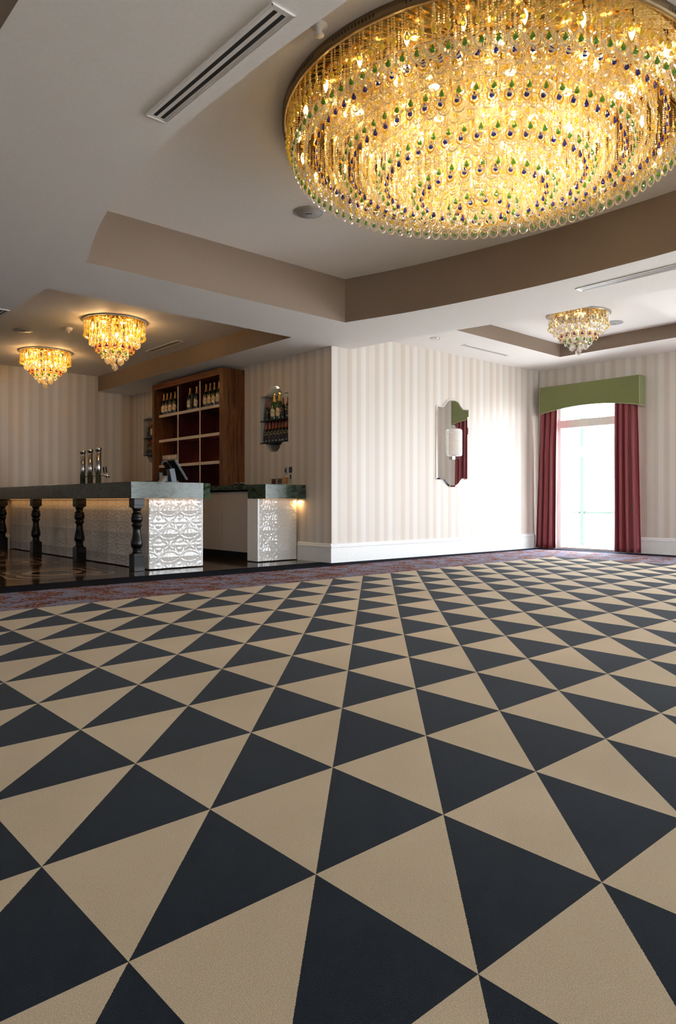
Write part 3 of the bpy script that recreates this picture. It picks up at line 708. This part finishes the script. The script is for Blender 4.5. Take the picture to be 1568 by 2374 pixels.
for y in dv:
    m_ = MB(); m_.box(6.062,y-.014,CT,6.0695,y+.014,ZT_-.10); padd(m_, 'upright', M['shelf_white'], su)
    m_ = MB(); m_.box(6.0695+.003,y-.006,CT,X1-.03,y+.006,ZT_-.10); padd(m_, 'divider', M['maroon'], su)
m_ = MB(); m_.box(X1-.05,ya,SH[2]+.001,X1-.035,yb,SH[2]+.008); m_.box(X1-.05,ya,CT+.001,X1-.035,dv[0],CT+.008); padd(m_, 'led_strip', M['led'], su)
area('shelf_strip_light', (X1-.07,(ya+yb)/2,SH[2]+.02), (radians(180),0,0), .02, 2.0, .35, (1,.45,.10))

# ------------------------------------------------------------------ bottles
def make_bottle(kind):
    if kind == 'magnum': Hh, R, foil, glass, cat = .385, .0565, M['copper_foil'], M['bottle'], 'bottle'
    elif kind == 'goldmagnum': Hh, R, foil, glass, cat = .41, .060, M['gold_foil'], M['bottle_green'], 'bottle'
    else: Hh, R, foil, glass, cat = .315, .041, M['red_foil'], M['bottle'], 'bottle'
    r = empty('bottle', (0,0,0), '', 'bottle')
    def P(k): return [(a*R, b*Hh) for a, b in k]
    m_ = MB(); m_.lathe(P([(.001,.012),(.80,0),(.97,.015),(1,.04),(1,.46),(.97,.52),(.86,.58),(.68,.64),(.50,.70),(.38,.76),(.30,.84)]),20); m_.build('glass_body', glass, r)
    m_ = MB(); m_.lathe(P([(.60,.665),(.515,.70),(.40,.76),(.315,.84),(.29,.90),(.30,.925),(.35,.93),(.35,.95),(.30,.955),(.33,.97),(.30,.995),(.001,1.0)]),16); m_.build('foil', foil, r)
    # curved label on the front (-X side)
    m_ = MB(); vs = []; na, nb = 14, 14; zc = .27*Hh
    big = kind != 'small'
    lm = M['label'] if big else M['label_dark']
    hz = .155*Hh if big else .14*Hh; ha = .85
    cen = []
    if big:
        vs = [((-R*1.012), 0, zc)]
        for i in range(24):
            a = 2*pi*i/24; th = pi+ha*cos(a); vs.append((R*1.012*cos(th), R*1.012*sin(th), zc+hz*sin(a)))
        vs2 = []
        for i in range(24):
            a = 2*pi*i/24; th = pi+ha*.5*cos(a); vs2.append((R*1.012*cos(th), R*1.012*sin(th), zc+hz*.5*sin(a)))
        vs += vs2
        fs = [(0,25+i,25+(i+1)%24) for i in range(24)]+[(25+i,1+i,1+(i+1)%24,25+(i+1)%24) for i in range(24)]
        m_.add(vs, fs, 0, True)
        for i in range(6):      # small neck label
            pass
    else:
        for zz0, zz1, hh in ((.12,.34,1.0),):
            vs = []
            for j in (0,1):
                for i in range(11):
                    th = pi-hh+2*hh*i/10; vs.append((R*1.012*cos(th), R*1.012*sin(th), (zz0 if j == 0 else zz1)*Hh))
            m_.add(vs, [(i,i+1,11+i+1,11+i) for i in range(10)], 0, True)
    m_.build('label', lm, r)
    if not big:
        m_ = MB()
        for i, (a, z) in enumerate([(-.5,.50),(.1,.53),(.6,.47),(-.1,.40),(.45,.38),(-.6,.41)]):
            rr = R*(1.02 if z < .47 else .96); th = pi+a; m_.lathe([(.001,-.011),(.005,0),(.001,.011)],6,(rr*cos(th), rr*sin(th), z*Hh))
        m_.build('emblem', M['label'], r)
    return r
used = {}
protos = {}
def put_bottle(kind, loc, label, group, rz=0.0):
    if kind not in protos: protos[kind] = make_bottle(kind); o = protos[kind]; o.location = loc; o.rotation_euler = (0,0,rz); o['label'] = label; o['group'] = group; return o
    return copy_tree(protos[kind], loc, rz, label, group)
names = ['leftmost', 'second from left', 'third from left', 'fourth from left', 'fifth from left', 'sixth from left', 'seventh from left', 'eighth from left']
gC = 'large champagne bottles on the top shelf of the wooden unit'
z = SH[0]+.001; xs = 6.14
for i, y in enumerate([11.53, 11.405, 11.27, 11.12]): put_bottle('magnum', (xs,y,z), 'large gold necked bottle, %s in the left top compartment of the wooden unit' % names[i], gC, .45)
mids = [10.72, 10.61, 10.385]
for i, y in enumerate(mids): put_bottle('magnum', (xs+(.07 if i == 0 else 0),y,z), 'large gold necked bottle, %s in the middle top compartment of the wooden unit' % names[i], gC, .45)
for i, y in enumerate([10.085, 9.955, 9.825, 9.69]): put_bottle('magnum', (xs,y,z), 'large gold necked bottle, %s in the right top compartment of the wooden unit' % names[i], gC, .45)
bx = MB(); bx.rbox(-.04,-.030,0,.04,.030,.27,.002)
o = bx.build('gift_box', M['black_card'], None, (6.13,10.49,z+.003)); o.rotation_euler = (.07,0,.0); tag(o, 'black upright gift box leaning among the middle bottles of the wooden unit', 'box')
bx = MB(); bx.box(-.003,-.07,0,.003,.07,.20); o = bx.build('card', M['card'], None, (6.26,10.50,z+.001)); tag(o, 'beige card standing behind the middle bottles of the wooden unit', 'card')
# glasses
def make_glass():
    m_ = MB(); m_.lathe([(.030,0),(.030,.003),(.005,.008),(.004,.05),(.018,.07),(.026,.10),(.027,.15),(.0265,.175)],12)
    return m_
gl0 = None
for i in range(9):
    y = 11.545-i*.0575; lab = 'stemmed glass on the lowest shelf of the wooden unit, %s' % ['leftmost','second from left','third from left','fourth from left','fifth from left','sixth from left','seventh from left','eighth from left','nearest the upright'][i]
    if gl0 is None:
        gl0 = make_glass().build('stemmed_glass', M['x_clear'], None, (6.14,y,SH[2]+.001)); o = gl0
    else: o = gl0.copy(); COL.objects.link(o); o.location = (6.14,y,SH[2]+.001)
    tag(o, lab, 'glass', 'stemmed glasses in the wooden unit')
# niches: shelves + bottles
for k, cy in enumerate(NY):
    side = ['right niche', 'left niche'][k]
    for zz, nm in ((1.752,'lower'),(2.092,'upper')):
        s = MB(); s.box(6.372,cy-.349,zz-.014,6.628,cy+.349,zz); tag(s.build('glass_shelf', M['black_plastic'], None), 'dark %s shelf across the %s' % (nm, side), 'shelf')
    for i in range(8):
        y = cy+.298-i*.085
        put_bottle('small', (6.46,y,1.753), 'red necked bottle, %s on the lower shelf of the %s' % (names[i], side), 'red foiled bottles on the lower niche shelves', .3)
    zz = 2.093
    for i, (y, kd, dx) in enumerate([(.285,'small',0),(.195,'small',.02),(.095,'goldmagnum',-.01),(-.035,'goldmagnum',-.01),(-.140,'small',-.02),(-.226,'small',0),(-.306,'small',-.06)]):
        put_bottle(kd, (6.47+dx,cy+y,zz), ('large gold necked bottle' if kd != 'small' else 'small red necked bottle')+', %s on upper shelf of the %s' % (names[i], side), 'bottles on the upper niche shelves', .3)
    sp_ = MB(); sp_.lathe([(.02,0),(.016,-.01),(.001,-.012)],12)
    tag(sp_.build('niche_spotlight', M['halogen'], None, (6.44,cy-.02,2.582)), 'tiny spotlight in the arch of the %s' % side, 'spotlight')
    point('niche_light', (6.45,cy-.08,2.50), .13, (1,.72,.35), .015)
# glass bowl under the lower shelf of the right niche
bw = MB(); bw.lathe([(.018,0),(.03,.012),(.045,.045),(.046,.05)],20)
tag(bw.build('bowl', M['frost'], None, (6.50,8.47,1.688-.05)), 'small pale bowl under the lower shelf of the right niche', 'bowl')
ns = MB(); ns.box(6.40,8.38,1.630,6.628,8.60,1.636); 

# ------------------------------------------------------------------ wall plates beside the right niche
def plate(y, z, wd, ht, mt, lab, cat='wall plate', inner=None, t=.010):
    o = MB(); o.rbox(6.381-t, y-wd/2, z-ht/2, 6.3805, y+wd/2, z+ht/2, .002)
    r = o.build('wall_plate', mt, None); tag(r, lab, cat, 'plates and notices beside the right niche')
    if inner:
        for (dy, dz, w2, h2, m2) in inner:
            q = MB(); q.box(6.381-t-.005, y+dy-w2/2, z+dz-h2/2, 6.381-t, y+dy+w2/2, z+dz+h2/2); q.build('insert', m2, r)
plate(8.537,1.150,.115,.082,M['brown_plate'],'brown switch plate nearest the wooden unit',inner=[(.012,-.015,.02,.03,M['black_plastic']),(-.022,-.015,.02,.03,M['black_plastic']),(-.005,.012,.02,.025,M['black_plastic'])])
plate(8.388,1.150,.115,.082,M['brown_plate'],'plain brown double switch plate, second from the wooden unit',inner=[(.02,0,.018,.012,M['black_plastic']),(-.015,0,.018,.012,M['black_plastic'])])
plate(8.235,1.157,.120,.090,M['copper_plate'],'shiny copper coloured plate above the counter end',inner=[(.02,.012,.02,.03,M['gold_foil']),(-.01,-.01,.02,.02,M['card'])])
plate(8.110,1.190,.085,.120,M['niche'],'grey wall unit with a white right edge above the counter end',inner=[(-.035,.0,.014,.116,M['paper']),(.005,.02,.02,.06,M['black_plastic'])])
plate(8.230,1.305,.072,.112,M['grey_plastic'],'small dark notice with a pale corner on the wall above the counter end',inner=[(.0,.0,.05,.055,M['violet']),(-.03,0,.012,.04,M['paper'])])
plate(8.128,1.312,.072,.086,M['violet'],'small dark violet notice, rightmost above the counter end')

# ------------------------------------------------------------------ on the counters
# beer towers
def tower():
    r = empty('beer_tower', (0,0,0), '', 'beer tap', 'chrome beer towers on the bar')
    m_ = MB(); m_.lathe([(.055,0),(.055,.012),(.042,.02),(.040,.03)],24); m_.build('base_flange', M['chrome'], r)
    m_ = MB(); m_.lathe([(.042,.03),(.042,.535)],28); m_.build('column', M['brushed'], r)
    m_ = MB(); m_.lathe([(.040,.535),(.048,.537),(.048,.573),(.040,.578),(.001,.58)],28); m_.build('cap', M['brushed'], r)
    for dy in (-.045, .045):
        f = MB(); f.tube([(.03,dy*.6,.165),(.10,dy,.165),(.13,dy*1.0,.160),(.155,dy,.13)], .011, 10); f.tube([(.11,dy,.165),(.11,dy,.20)], .008, 8)
        fo = f.build('faucet', M['chrome'], r)
        h = MB(); h.lathe([(.008,0),(.011,.03),(.012,.085),(.006,.095),(.001,.096)],10,(.11,dy,.20),M=Matrix.Rotation(-.12,3,'Y').to_3x3()); h.build('handle', M['black_plastic'], fo)
    return r
tw = tower(); tw.location = (4.45,11.05,CT); tw['label'] = 'chrome beer tower, leftmost of the three on the bar'
copy_tree(tw, (4.42,10.69,CT), label='chrome beer tower, middle one of the three on the bar')
copy_tree(tw, (4.40,10.33,CT), label='chrome beer tower, rightmost of the three on the bar')
# till terminal
ps = empty('till_terminal', (4.50,8.28,CT), 'touch screen till with a blue grey stand on the bar corner', 'till')
sc_ = MB(); sc_.rbox(-.016,-.17,-.155,.016,.17,.155,.006); o = sc_.build('screen_housing', M['black_plastic'], ps); o.location = (.055,0,.175); o.rotation_euler = (0,-.60,0)
q = MB(); q.box(.0165,-.15,-.125,.018,.15,.135); q.build('screen', M['screen'], o)
q = MB(); q.box(.0145,-.1715,-.156,.0175,-.1695,.156); q.box(-.004,-.17,-.158,.0175,.17,-.1555); q.build('edge_trim', M['grey_plastic'], o)
st = MB(); st.tube([(-.115,.03,.245),(-.09,.03,.285),(-.05,.02,.29),(-.01,.01,.26),(.015,0,.20),(.03,0,.13)], .013, 10); st.build('cable_arm', M['pos_grey'], ps)
st = MB(); st.prism([(-.07,-.05),(.0,-.055),(.0,.05),(-.07,.05)], 0, .20); o = st.build('stand', M['pos_grey'], ps); o.rotation_euler = (0,-.20,0); o.location = (.04,-.05,0)
st = MB(); st.rbox(-.10,-.10,0,.075,.10,.022,.006); st.build('foot', M['pos_grey'], ps)
st = MB(); st.add([(-.17,-.04,0),(-.06,-.04,0),(-.06,.06,0),(-.17,.06,0),(-.075,-.04,.10),(-.06,-.04,.10),(-.06,.06,.10),(-.075,.06,.10)], [(0,3,2,1),(4,5,6,7),(0,1,5,4),(1,2,6,5),(2,3,7,6),(3,0,4,7)]); st.build('printer_wedge', M['pos_grey'], ps)
st = MB(); st.box(-.002,-.06,.06,.0,-.055,.16); 
kb = MB(); kb.rbox(-.09,-.13,0,.09,.13,.035,.006); tag(kb.build('keypad', M['black_plastic'], None, (4.40,8.70,CT), .1), 'low black keypad on the bar just left of the till', 'keypad')
cr = MB(); cr.rbox(-.03,-.03,0,.03,.03,.16,.006); tag(cr.build('card_reader', M['black_plastic'], None, (4.58,8.72,CT)), 'dark card reader standing behind the till', 'card reader')
# trays
t = MB(); t.rbox(-.10,-.42,0,.10,.42,.010,.003); tag(t.build('drip_tray', M['brushed'], None, (3.90,12.70,CT)), 'flat steel drip tray at the far left end of the bar', 'tray')
t = MB(); t.rbox(-.10,-.38,0,.10,.38,.012,.003); tag(t.build('drip_tray', M['brushed'], None, (3.90,11.12,CT)), 'flat steel drip tray on the bar left of the beer towers', 'tray')
t = MB(); t.rbox(-.14,-.17,0,.14,.17,.016,.004); tr = tag(t.build('serving_tray', M['black_plastic'], None, (5.98,8.86,CT)), 'black serving tray on the back counter', 'tray')
for i, (dx, dy) in enumerate([(-.02,-.09),(0,.10)]):
    q = MB(); q.lathe([(.001,.0),(.03,.0),(.034,.02),(.034,.028),(.030,.028),(.026,.006),(.001,.005)],16)
    tag(q.build('ash_tray', M['brushed'], None, (5.98+dx,8.86+dy,CT+.017)), 'small steel dish on the black tray, %s one' % ['right','left'][i], 'dish')

# ------------------------------------------------------------------ crystal chandeliers
ICO_V = []; ICO_F = []
bmi = bmesh.new(); bmesh.ops.create_icosphere(bmi, subdivisions=1, radius=1.0); bmi.verts.ensure_lookup_table()
ICO_V = [tuple(v.co) for v in bmi.verts]; ICO_F = [tuple(v.index for v in f.verts) for f in bmi.faces]; bmi.free()
OCT_V = [(1,0,0),(0,1,0),(-1,0,0),(0,-1,0),(0,0,1),(0,0,-1)]; OCT_F = [(0,1,4),(1,2,4),(2,3,4),(3,0,4),(1,0,5),(2,1,5),(3,2,5),(0,3,5)]
def bead(mb, z, r, mi, hi=False, sz=1.0):
    V, F = (ICO_V, ICO_F) if hi else (OCT_V, OCT_F)
    mb.add([(x*r, y*r, z+q*r*sz) for x,y,q in V], F, mi)
def ringdisc(mb, z, R, t, mi, seg=18, tall=1.12):
    """flat glass ring facing outwards (normal along local X)"""
    vs = []; 
    for i in range(seg):
        a = 2*pi*i/seg
        for k in range(4):
            b = pi/2*k; rr = R+t*cos(b); vs.append((t*.8*sin(b), rr*cos(a), z+rr*sin(a)*tall))
    fs = [(i*4+k, ((i+1)%seg)*4+k, ((i+1)%seg)*4+(k+1)%4, i*4+(k+1)%4) for i in range(seg) for k in range(4)]
    mb.add(vs, fs, mi)
def drop(mb, z, w_, h_, mi, seg=6):
    mb.lathe([(.001,h_*.62),(w_*.28,h_*.25),(w_*.5,-h_*.08),(w_*.42,-h_*.24),(.001,-h_*.38)], seg, (0,0,z), mi, False)
def strand(z_top, z_end, kind, s=1.0):
    """bead string from z_top down to z_end (centre of the pendant); local origin on the axis. returns (string mesh, drop mesh)"""
    a = MB(); b = MB(); rb = .0070*s
    reach = {'amber': .030, 'green': .050, 'blue': .040, 'clear': .048, 'plain': .0, 'purple': .040, 'tip': .05}[kind]*s
    z = z_top; i = 0
    while z > z_end+reach:
        big = (i % 9 == 8)
        bead(a, z, rb*(1.7 if big else 1), 1 if kind in ('amber',) or big else 0, big); z -= rb*(2.9 if big else 2.15); i += 1
    if kind == 'amber':
        bead(a, z_end+.018*s, .010*s, 0, True); drop(b, z_end, .032*s, .055*s, 0, 8)
    elif kind == 'green':
        ringdisc(a, z_end, .036*s, .0055*s, 0, 18, 1.2); drop(b, z_end, .031*s, .047*s, 0, 7)
    elif kind == 'blue':
        ringdisc(a, z_end, .028*s, .004*s, 2, 16, 1.2); drop(b, z_end+.004*s, .031*s, .051*s, 0, 7)
    elif kind == 'clear':
        ringdisc(a, z_end, .037*s, .006*s, 0, 18, 1.15); ringdisc(a, z_end, .022*s, .003*s, 0, 14, 1.15)
        if z_top-z_end > .25: ringdisc(a, z_end+.105, .028*s, .005*s, 1, 14, 1.2)
        drop(b, z_end, .020*s, .030*s, 0, 6)
    elif kind == 'purple':
        ringdisc(a, z_end, .030*s, .006*s, 2, 14, 1.1); drop(b, z_end, .034*s, .046*s, 0, 7)
    elif kind == 'tip':
        bead(a, z_end, .036*s, 0, True, 1.15); drop(b, z_end-.02*s, .02*s, .03*s, 0)
    return a, b
STR_M = [M['x_clear'], M['x_champ'], M['x_amber']]
DROP_M = {'amber': M['x_yellow'], 'green': M['x_green'], 'blue': M['x_blue'], 'clear': M['x_yellow'], 'purple': M['x_purple'], 'tip': M['x_clear']}
DNAME = {'amber': 'amber_drop', 'green': 'green_drop', 'blue': 'blue_drop', 'clear': 'yellow_drop', 'purple': 'purple_drop', 'tip': 'clear_drop'}
SNAME = {'amber': 'amber_strand', 'green': 'green_strand', 'blue': 'blue_strand', 'clear': 'clear_strand', 'purple': 'purple_strand', 'tip': 'clear_strand', 'plain': 'bead_strand'}

CX, CY = 4.05, 2.972; PZ = 3.500
ch = empty('chandelier', (CX,CY,PZ), 'huge round crystal chandelier filling the ceiling recess', 'chandelier', 'crystal chandeliers')
m_ = MB(); m_.lathe([(1.395,-.002),(1.395,-.012),(.001,-.012)],96); m_.build('ceiling_plate', M['gold_plate'], ch)
m_ = MB(); m_.lathe([(1.385,.006),(1.41,.006),(1.41,-.052),(1.385,-.052),(1.385,.006)],128)
for i in range(360):
    a = 2*pi*i/360
    if i % 20 < 13:
        c_, s_ = cos(a), sin(a); d_ = .004
        m_.add([(1.4115*c_+s_*d_*e, 1.4115*s_-c_*d_*e, zz) for e, zz in ((-1,-.015),(1,-.015),(1,-.035),(-1,-.035))], [(0,1,2,3)], 1)
m_.build('rim_band', [M['bronze'], M['dark']], ch)
rings = [(1.375,'amber',3.315),(1.335,'green',3.235)]
for k in range(5):
    rb_ = 1.18-.25*k; zb_ = 3.285-.095*k
    if k > 0: rings.append((rb_+.06,'green',zb_+.004))
    else: rings.append((1.255,'clear',3.26))
    rings.append((rb_,'blue',zb_-.016)); 
    if rb_-.07 > .05: rings.append((rb_-.07,'clear',zb_-.005))
    if rb_-.13 > .05: rings.append((rb_-.13,'clear',zb_-.03))
rings.append((.06,'green',2.86))
cand = {}
for r_, kd, ze in rings:
    n = max(3, int(2*pi*r_/({'amber':.075,'green':.085 if r_ > 1.3 else .098,'blue':.098}.get(kd,.086))))
    off = random.random()
    zt_ = -.012; a_, b_ = strand(zt_, ze-PZ, kd)
    for i in range(n):
        th = 2*pi*(i+off)/n; cand.setdefault(kd, []).append((r_*cos(th), r_*sin(th), th, a_, b_, (r_, kd)))
cc, ss = cos(radians(42)), sin(radians(42))
mesh_cache = {}
for kd, lst in cand.items():
    def key(t):
        X, Y = t[0]+CX, t[1]+CY; xc = X*cc-Y*ss; yc = X*ss+Y*cc
        px = 784+1621*xc/yc
        py = 1162-1621*(t[5][0]*0+2.42)/yc
        return (0 if (-10 < px < 1580 and py > -30) else 1, sqrt(X*X+Y*Y))
    lst.sort(key=key)
    for t in lst[:100]:
        x, y, th, a_, b_, kk = t
        if kk not in mesh_cache: mesh_cache[kk] = (a_.mesh(SNAME[kd], STR_M), b_.mesh(DNAME[kd], DROP_M[kd]))
        o = bpy.data.objects.new(SNAME[kd], mesh_cache[kk][0]); COL.objects.link(o); o.parent = ch; o.location = (x,y,0); o.rotation_euler = (0,0,th)
        d_ = bpy.data.objects.new(DNAME[kd], mesh_cache[kk][1]); COL.objects.link(d_); d_.parent = o
        if kd != 'clear': d_['label'] = {'amber':'amber drop','green':'green drop','blue':'deep blue drop'}[kd]
    rest = MB()
    for t in lst[100:]:
        x, y, th, a_, b_, kk = t; rest.merge(a_, (x,y,0), th); rest.merge(b_, (x,y,0), th, 3)
    if rest.v:
        o = rest.build(SNAME[kd]+'s', STR_M+[DROP_M[kd]], ch); o['kind'] = 'stuff'
# plain bead strings between the rings, shorter
plain = MB(); npl = 0
for k in range(15):
    r_ = 1.36-.088*k; n = int(2*pi*r_/.085)
    for i in range(n):
        th = 2*pi*(i+random.random()*.5)/n; L = .05+.11*random.random()+.20*(1-r_/1.4)
        a_ = MB(); z_ = -.014
        while z_ > -L: bead(a_, z_, .006, 0 if random.random() < .8 else 1); z_ -= .0135
        bead(a_, -L-.012, .013, random.choice((1,1,2,2,0)), True); plain.merge(a_, (r_*cos(th), r_*sin(th), 0), th); npl += 1
o = plain.build('bead_strands', STR_M, ch); o['kind'] = 'stuff'
# brass tubes with candle bulbs
tub = {}
def candle(parent, x, y, ztop, zb, s=1.0):
    key = (round(ztop-zb,3), s)
    if key not in tub:
        a = MB(); a.lathe([(.009*s,0),(.009*s,zb-ztop+.01)],10); a.lathe([(.014*s,zb-ztop+.03),(.014*s,zb-ztop+.002)],10)
        b = MB(); b.lathe([(.006*s,0),(.013*s,-.014*s),(.0165*s,-.034*s),(.012*s,-.056*s),(.004*s,-.074*s),(.001,-.080*s)],12)
        tub[key] = (a.mesh('brass_tube', M['brass']), b.mesh('candle_bulb', M['flame']))
    o = bpy.data.objects.new('brass_tube', tub[key][0]); COL.objects.link(o); o.parent = parent; o.location = (x,y,ztop)
    d_ = bpy.data.objects.new('candle_bulb', tub[key][1]); COL.objects.link(d_); d_.parent = o; d_.location = (0,0,zb-ztop); d_['label'] = 'glowing candle bulb'
for r_, n, zb_ in ((1.295,26,-.10),(1.03,16,-.12),(.78,9,-.15),(.52,5,-.18)):
    for i in range(n):
        th = 2*pi*(i+.3)/n; candle(ch, r_*cos(th), r_*sin(th), -.012, zb_)
for r_, n in ((.9,10),(.62,8),(.34,5)):
    for i in range(n):
        th = 2*pi*(i+.15)/n; q = MB(); q.lathe([(.034,-.012),(.030,-.020),(.001,-.022)],14); q.build('halogen_spot', M['halogen'], ch, (r_*cos(th), r_*sin(th), 0))
CH_POW = 1.3
for r_, n, zz in ((1.16,14,-.17),(.70,9,-.24),(.30,5,-.34)):
    for i in range(n):
        th = 2*pi*(i+.5)/n; point('chandelier_light', (r_*cos(th), r_*sin(th), zz), CH_POW*(.6 if r_ > 1 else 2.2), (1,.76,.36) if r_ > 1 else (1,.92,.70), .02, ch)

# small chandeliers
def small_lamp():
    r = empty('chandelier', (0,0,0), '', 'chandelier', 'crystal chandeliers')
    m_ = MB(); m_.lathe([(.43,-.001),(.43,-.010),(.42,-.016),(.40,-.016)],56); m_.build('rim_plate', M['grey_plastic'], r)
    m_ = MB(); m_.lathe([(.40,-.004),(.40,-.018),(.001,-.018)],48); m_.build('ceiling_plate', M['gold_plate'], r)
    for r_, n, kd, ze in ((.395,44,'amber',-.215),(.375,34,'amber',-.135),(.33,28,'clear',-.285),(.25,15,'purple',-.375),(.175,11,'green',-.445),(.095,5,'tip',-.535),(.0,1,'tip',-.62)):
        a_, b_ = strand(-.018, ze, kd, 1.3 if kd in ('purple','green','tip') else 1.0); ms = a_.mesh(SNAME[kd], STR_M); md = b_.mesh(DNAME[kd], DROP_M[kd])
        for i in range(n):
            th = 2*pi*(i+.2)/n
            o = bpy.data.objects.new(SNAME[kd], ms); COL.objects.link(o); o.parent = r; o.location = (r_*cos(th), r_*sin(th), 0); o.rotation_euler = (0,0,th)
            d_ = bpy.data.objects.new(DNAME[kd], md); COL.objects.link(d_); d_.parent = o
    for r_, n, zb_ in ((.31,9,-.07),(.16,5,-.19)):
        for i in range(n):
            th = 2*pi*(i+.5)/n; candle(r, r_*cos(th), r_*sin(th), -.018, zb_, 1.0)
    return r
lampA = small_lamp(); lampA.location = (4.09,9.06,ZBAR-.001); lampA['label'] = 'small tiered crystal chandelier over the bar, the right one nearer the camera'
lampB = copy_tree(lampA, (4.09,11.68,ZBAR-.001), label='small tiered crystal chandelier over the bar, farther back at left'); lampB.scale = (.97,.97,.88)
lampC = copy_tree(lampA, (8.94,4.96,Z4-.001), label='small tiered crystal chandelier in the alcove near the glass door'); lampC.scale = (1,1,.84)
# the alcove lamp burns low: dim bulbs, its daylight paleness put into the crystal colours
dim = M['flame'].copy(); dim.name = 'dim_lamp_bulb'; dim.node_tree.nodes['Emission'].inputs[1].default_value = 3.0
swap = {}
def pale(o):
    if o.type == 'MESH':
        if o.data not in swap:
            d = o.data.copy(); swap[o.data] = d
            for i, mm in enumerate(d.materials):
                if mm == M['flame']: d.materials[i] = dim
                elif mm == M['x_amber']: d.materials[i] = M['x_champ']
                elif mm == M['x_champ']: d.materials[i] = M['x_pale']
                elif mm == M['x_yellow']: d.materials[i] = M['x_champ']
                elif mm == M['x_clear']: d.materials[i] = M['x_pale']
        o.data = swap[o.data]
    for c in o.children: pale(c)
pale(lampC)
for l_, e_ in ((lampA,5.0),(lampB,5.0),(lampC,.25)):
    for i in range(4):
        th = 2*pi*(i+.3)/4; point('lamp_light', (.27*cos(th), .27*sin(th), -.10), e_, (1,.62,.26), .02, l_)
    point('lamp_light', (0,0,-.30), e_, (1,.62,.26), .03, l_)
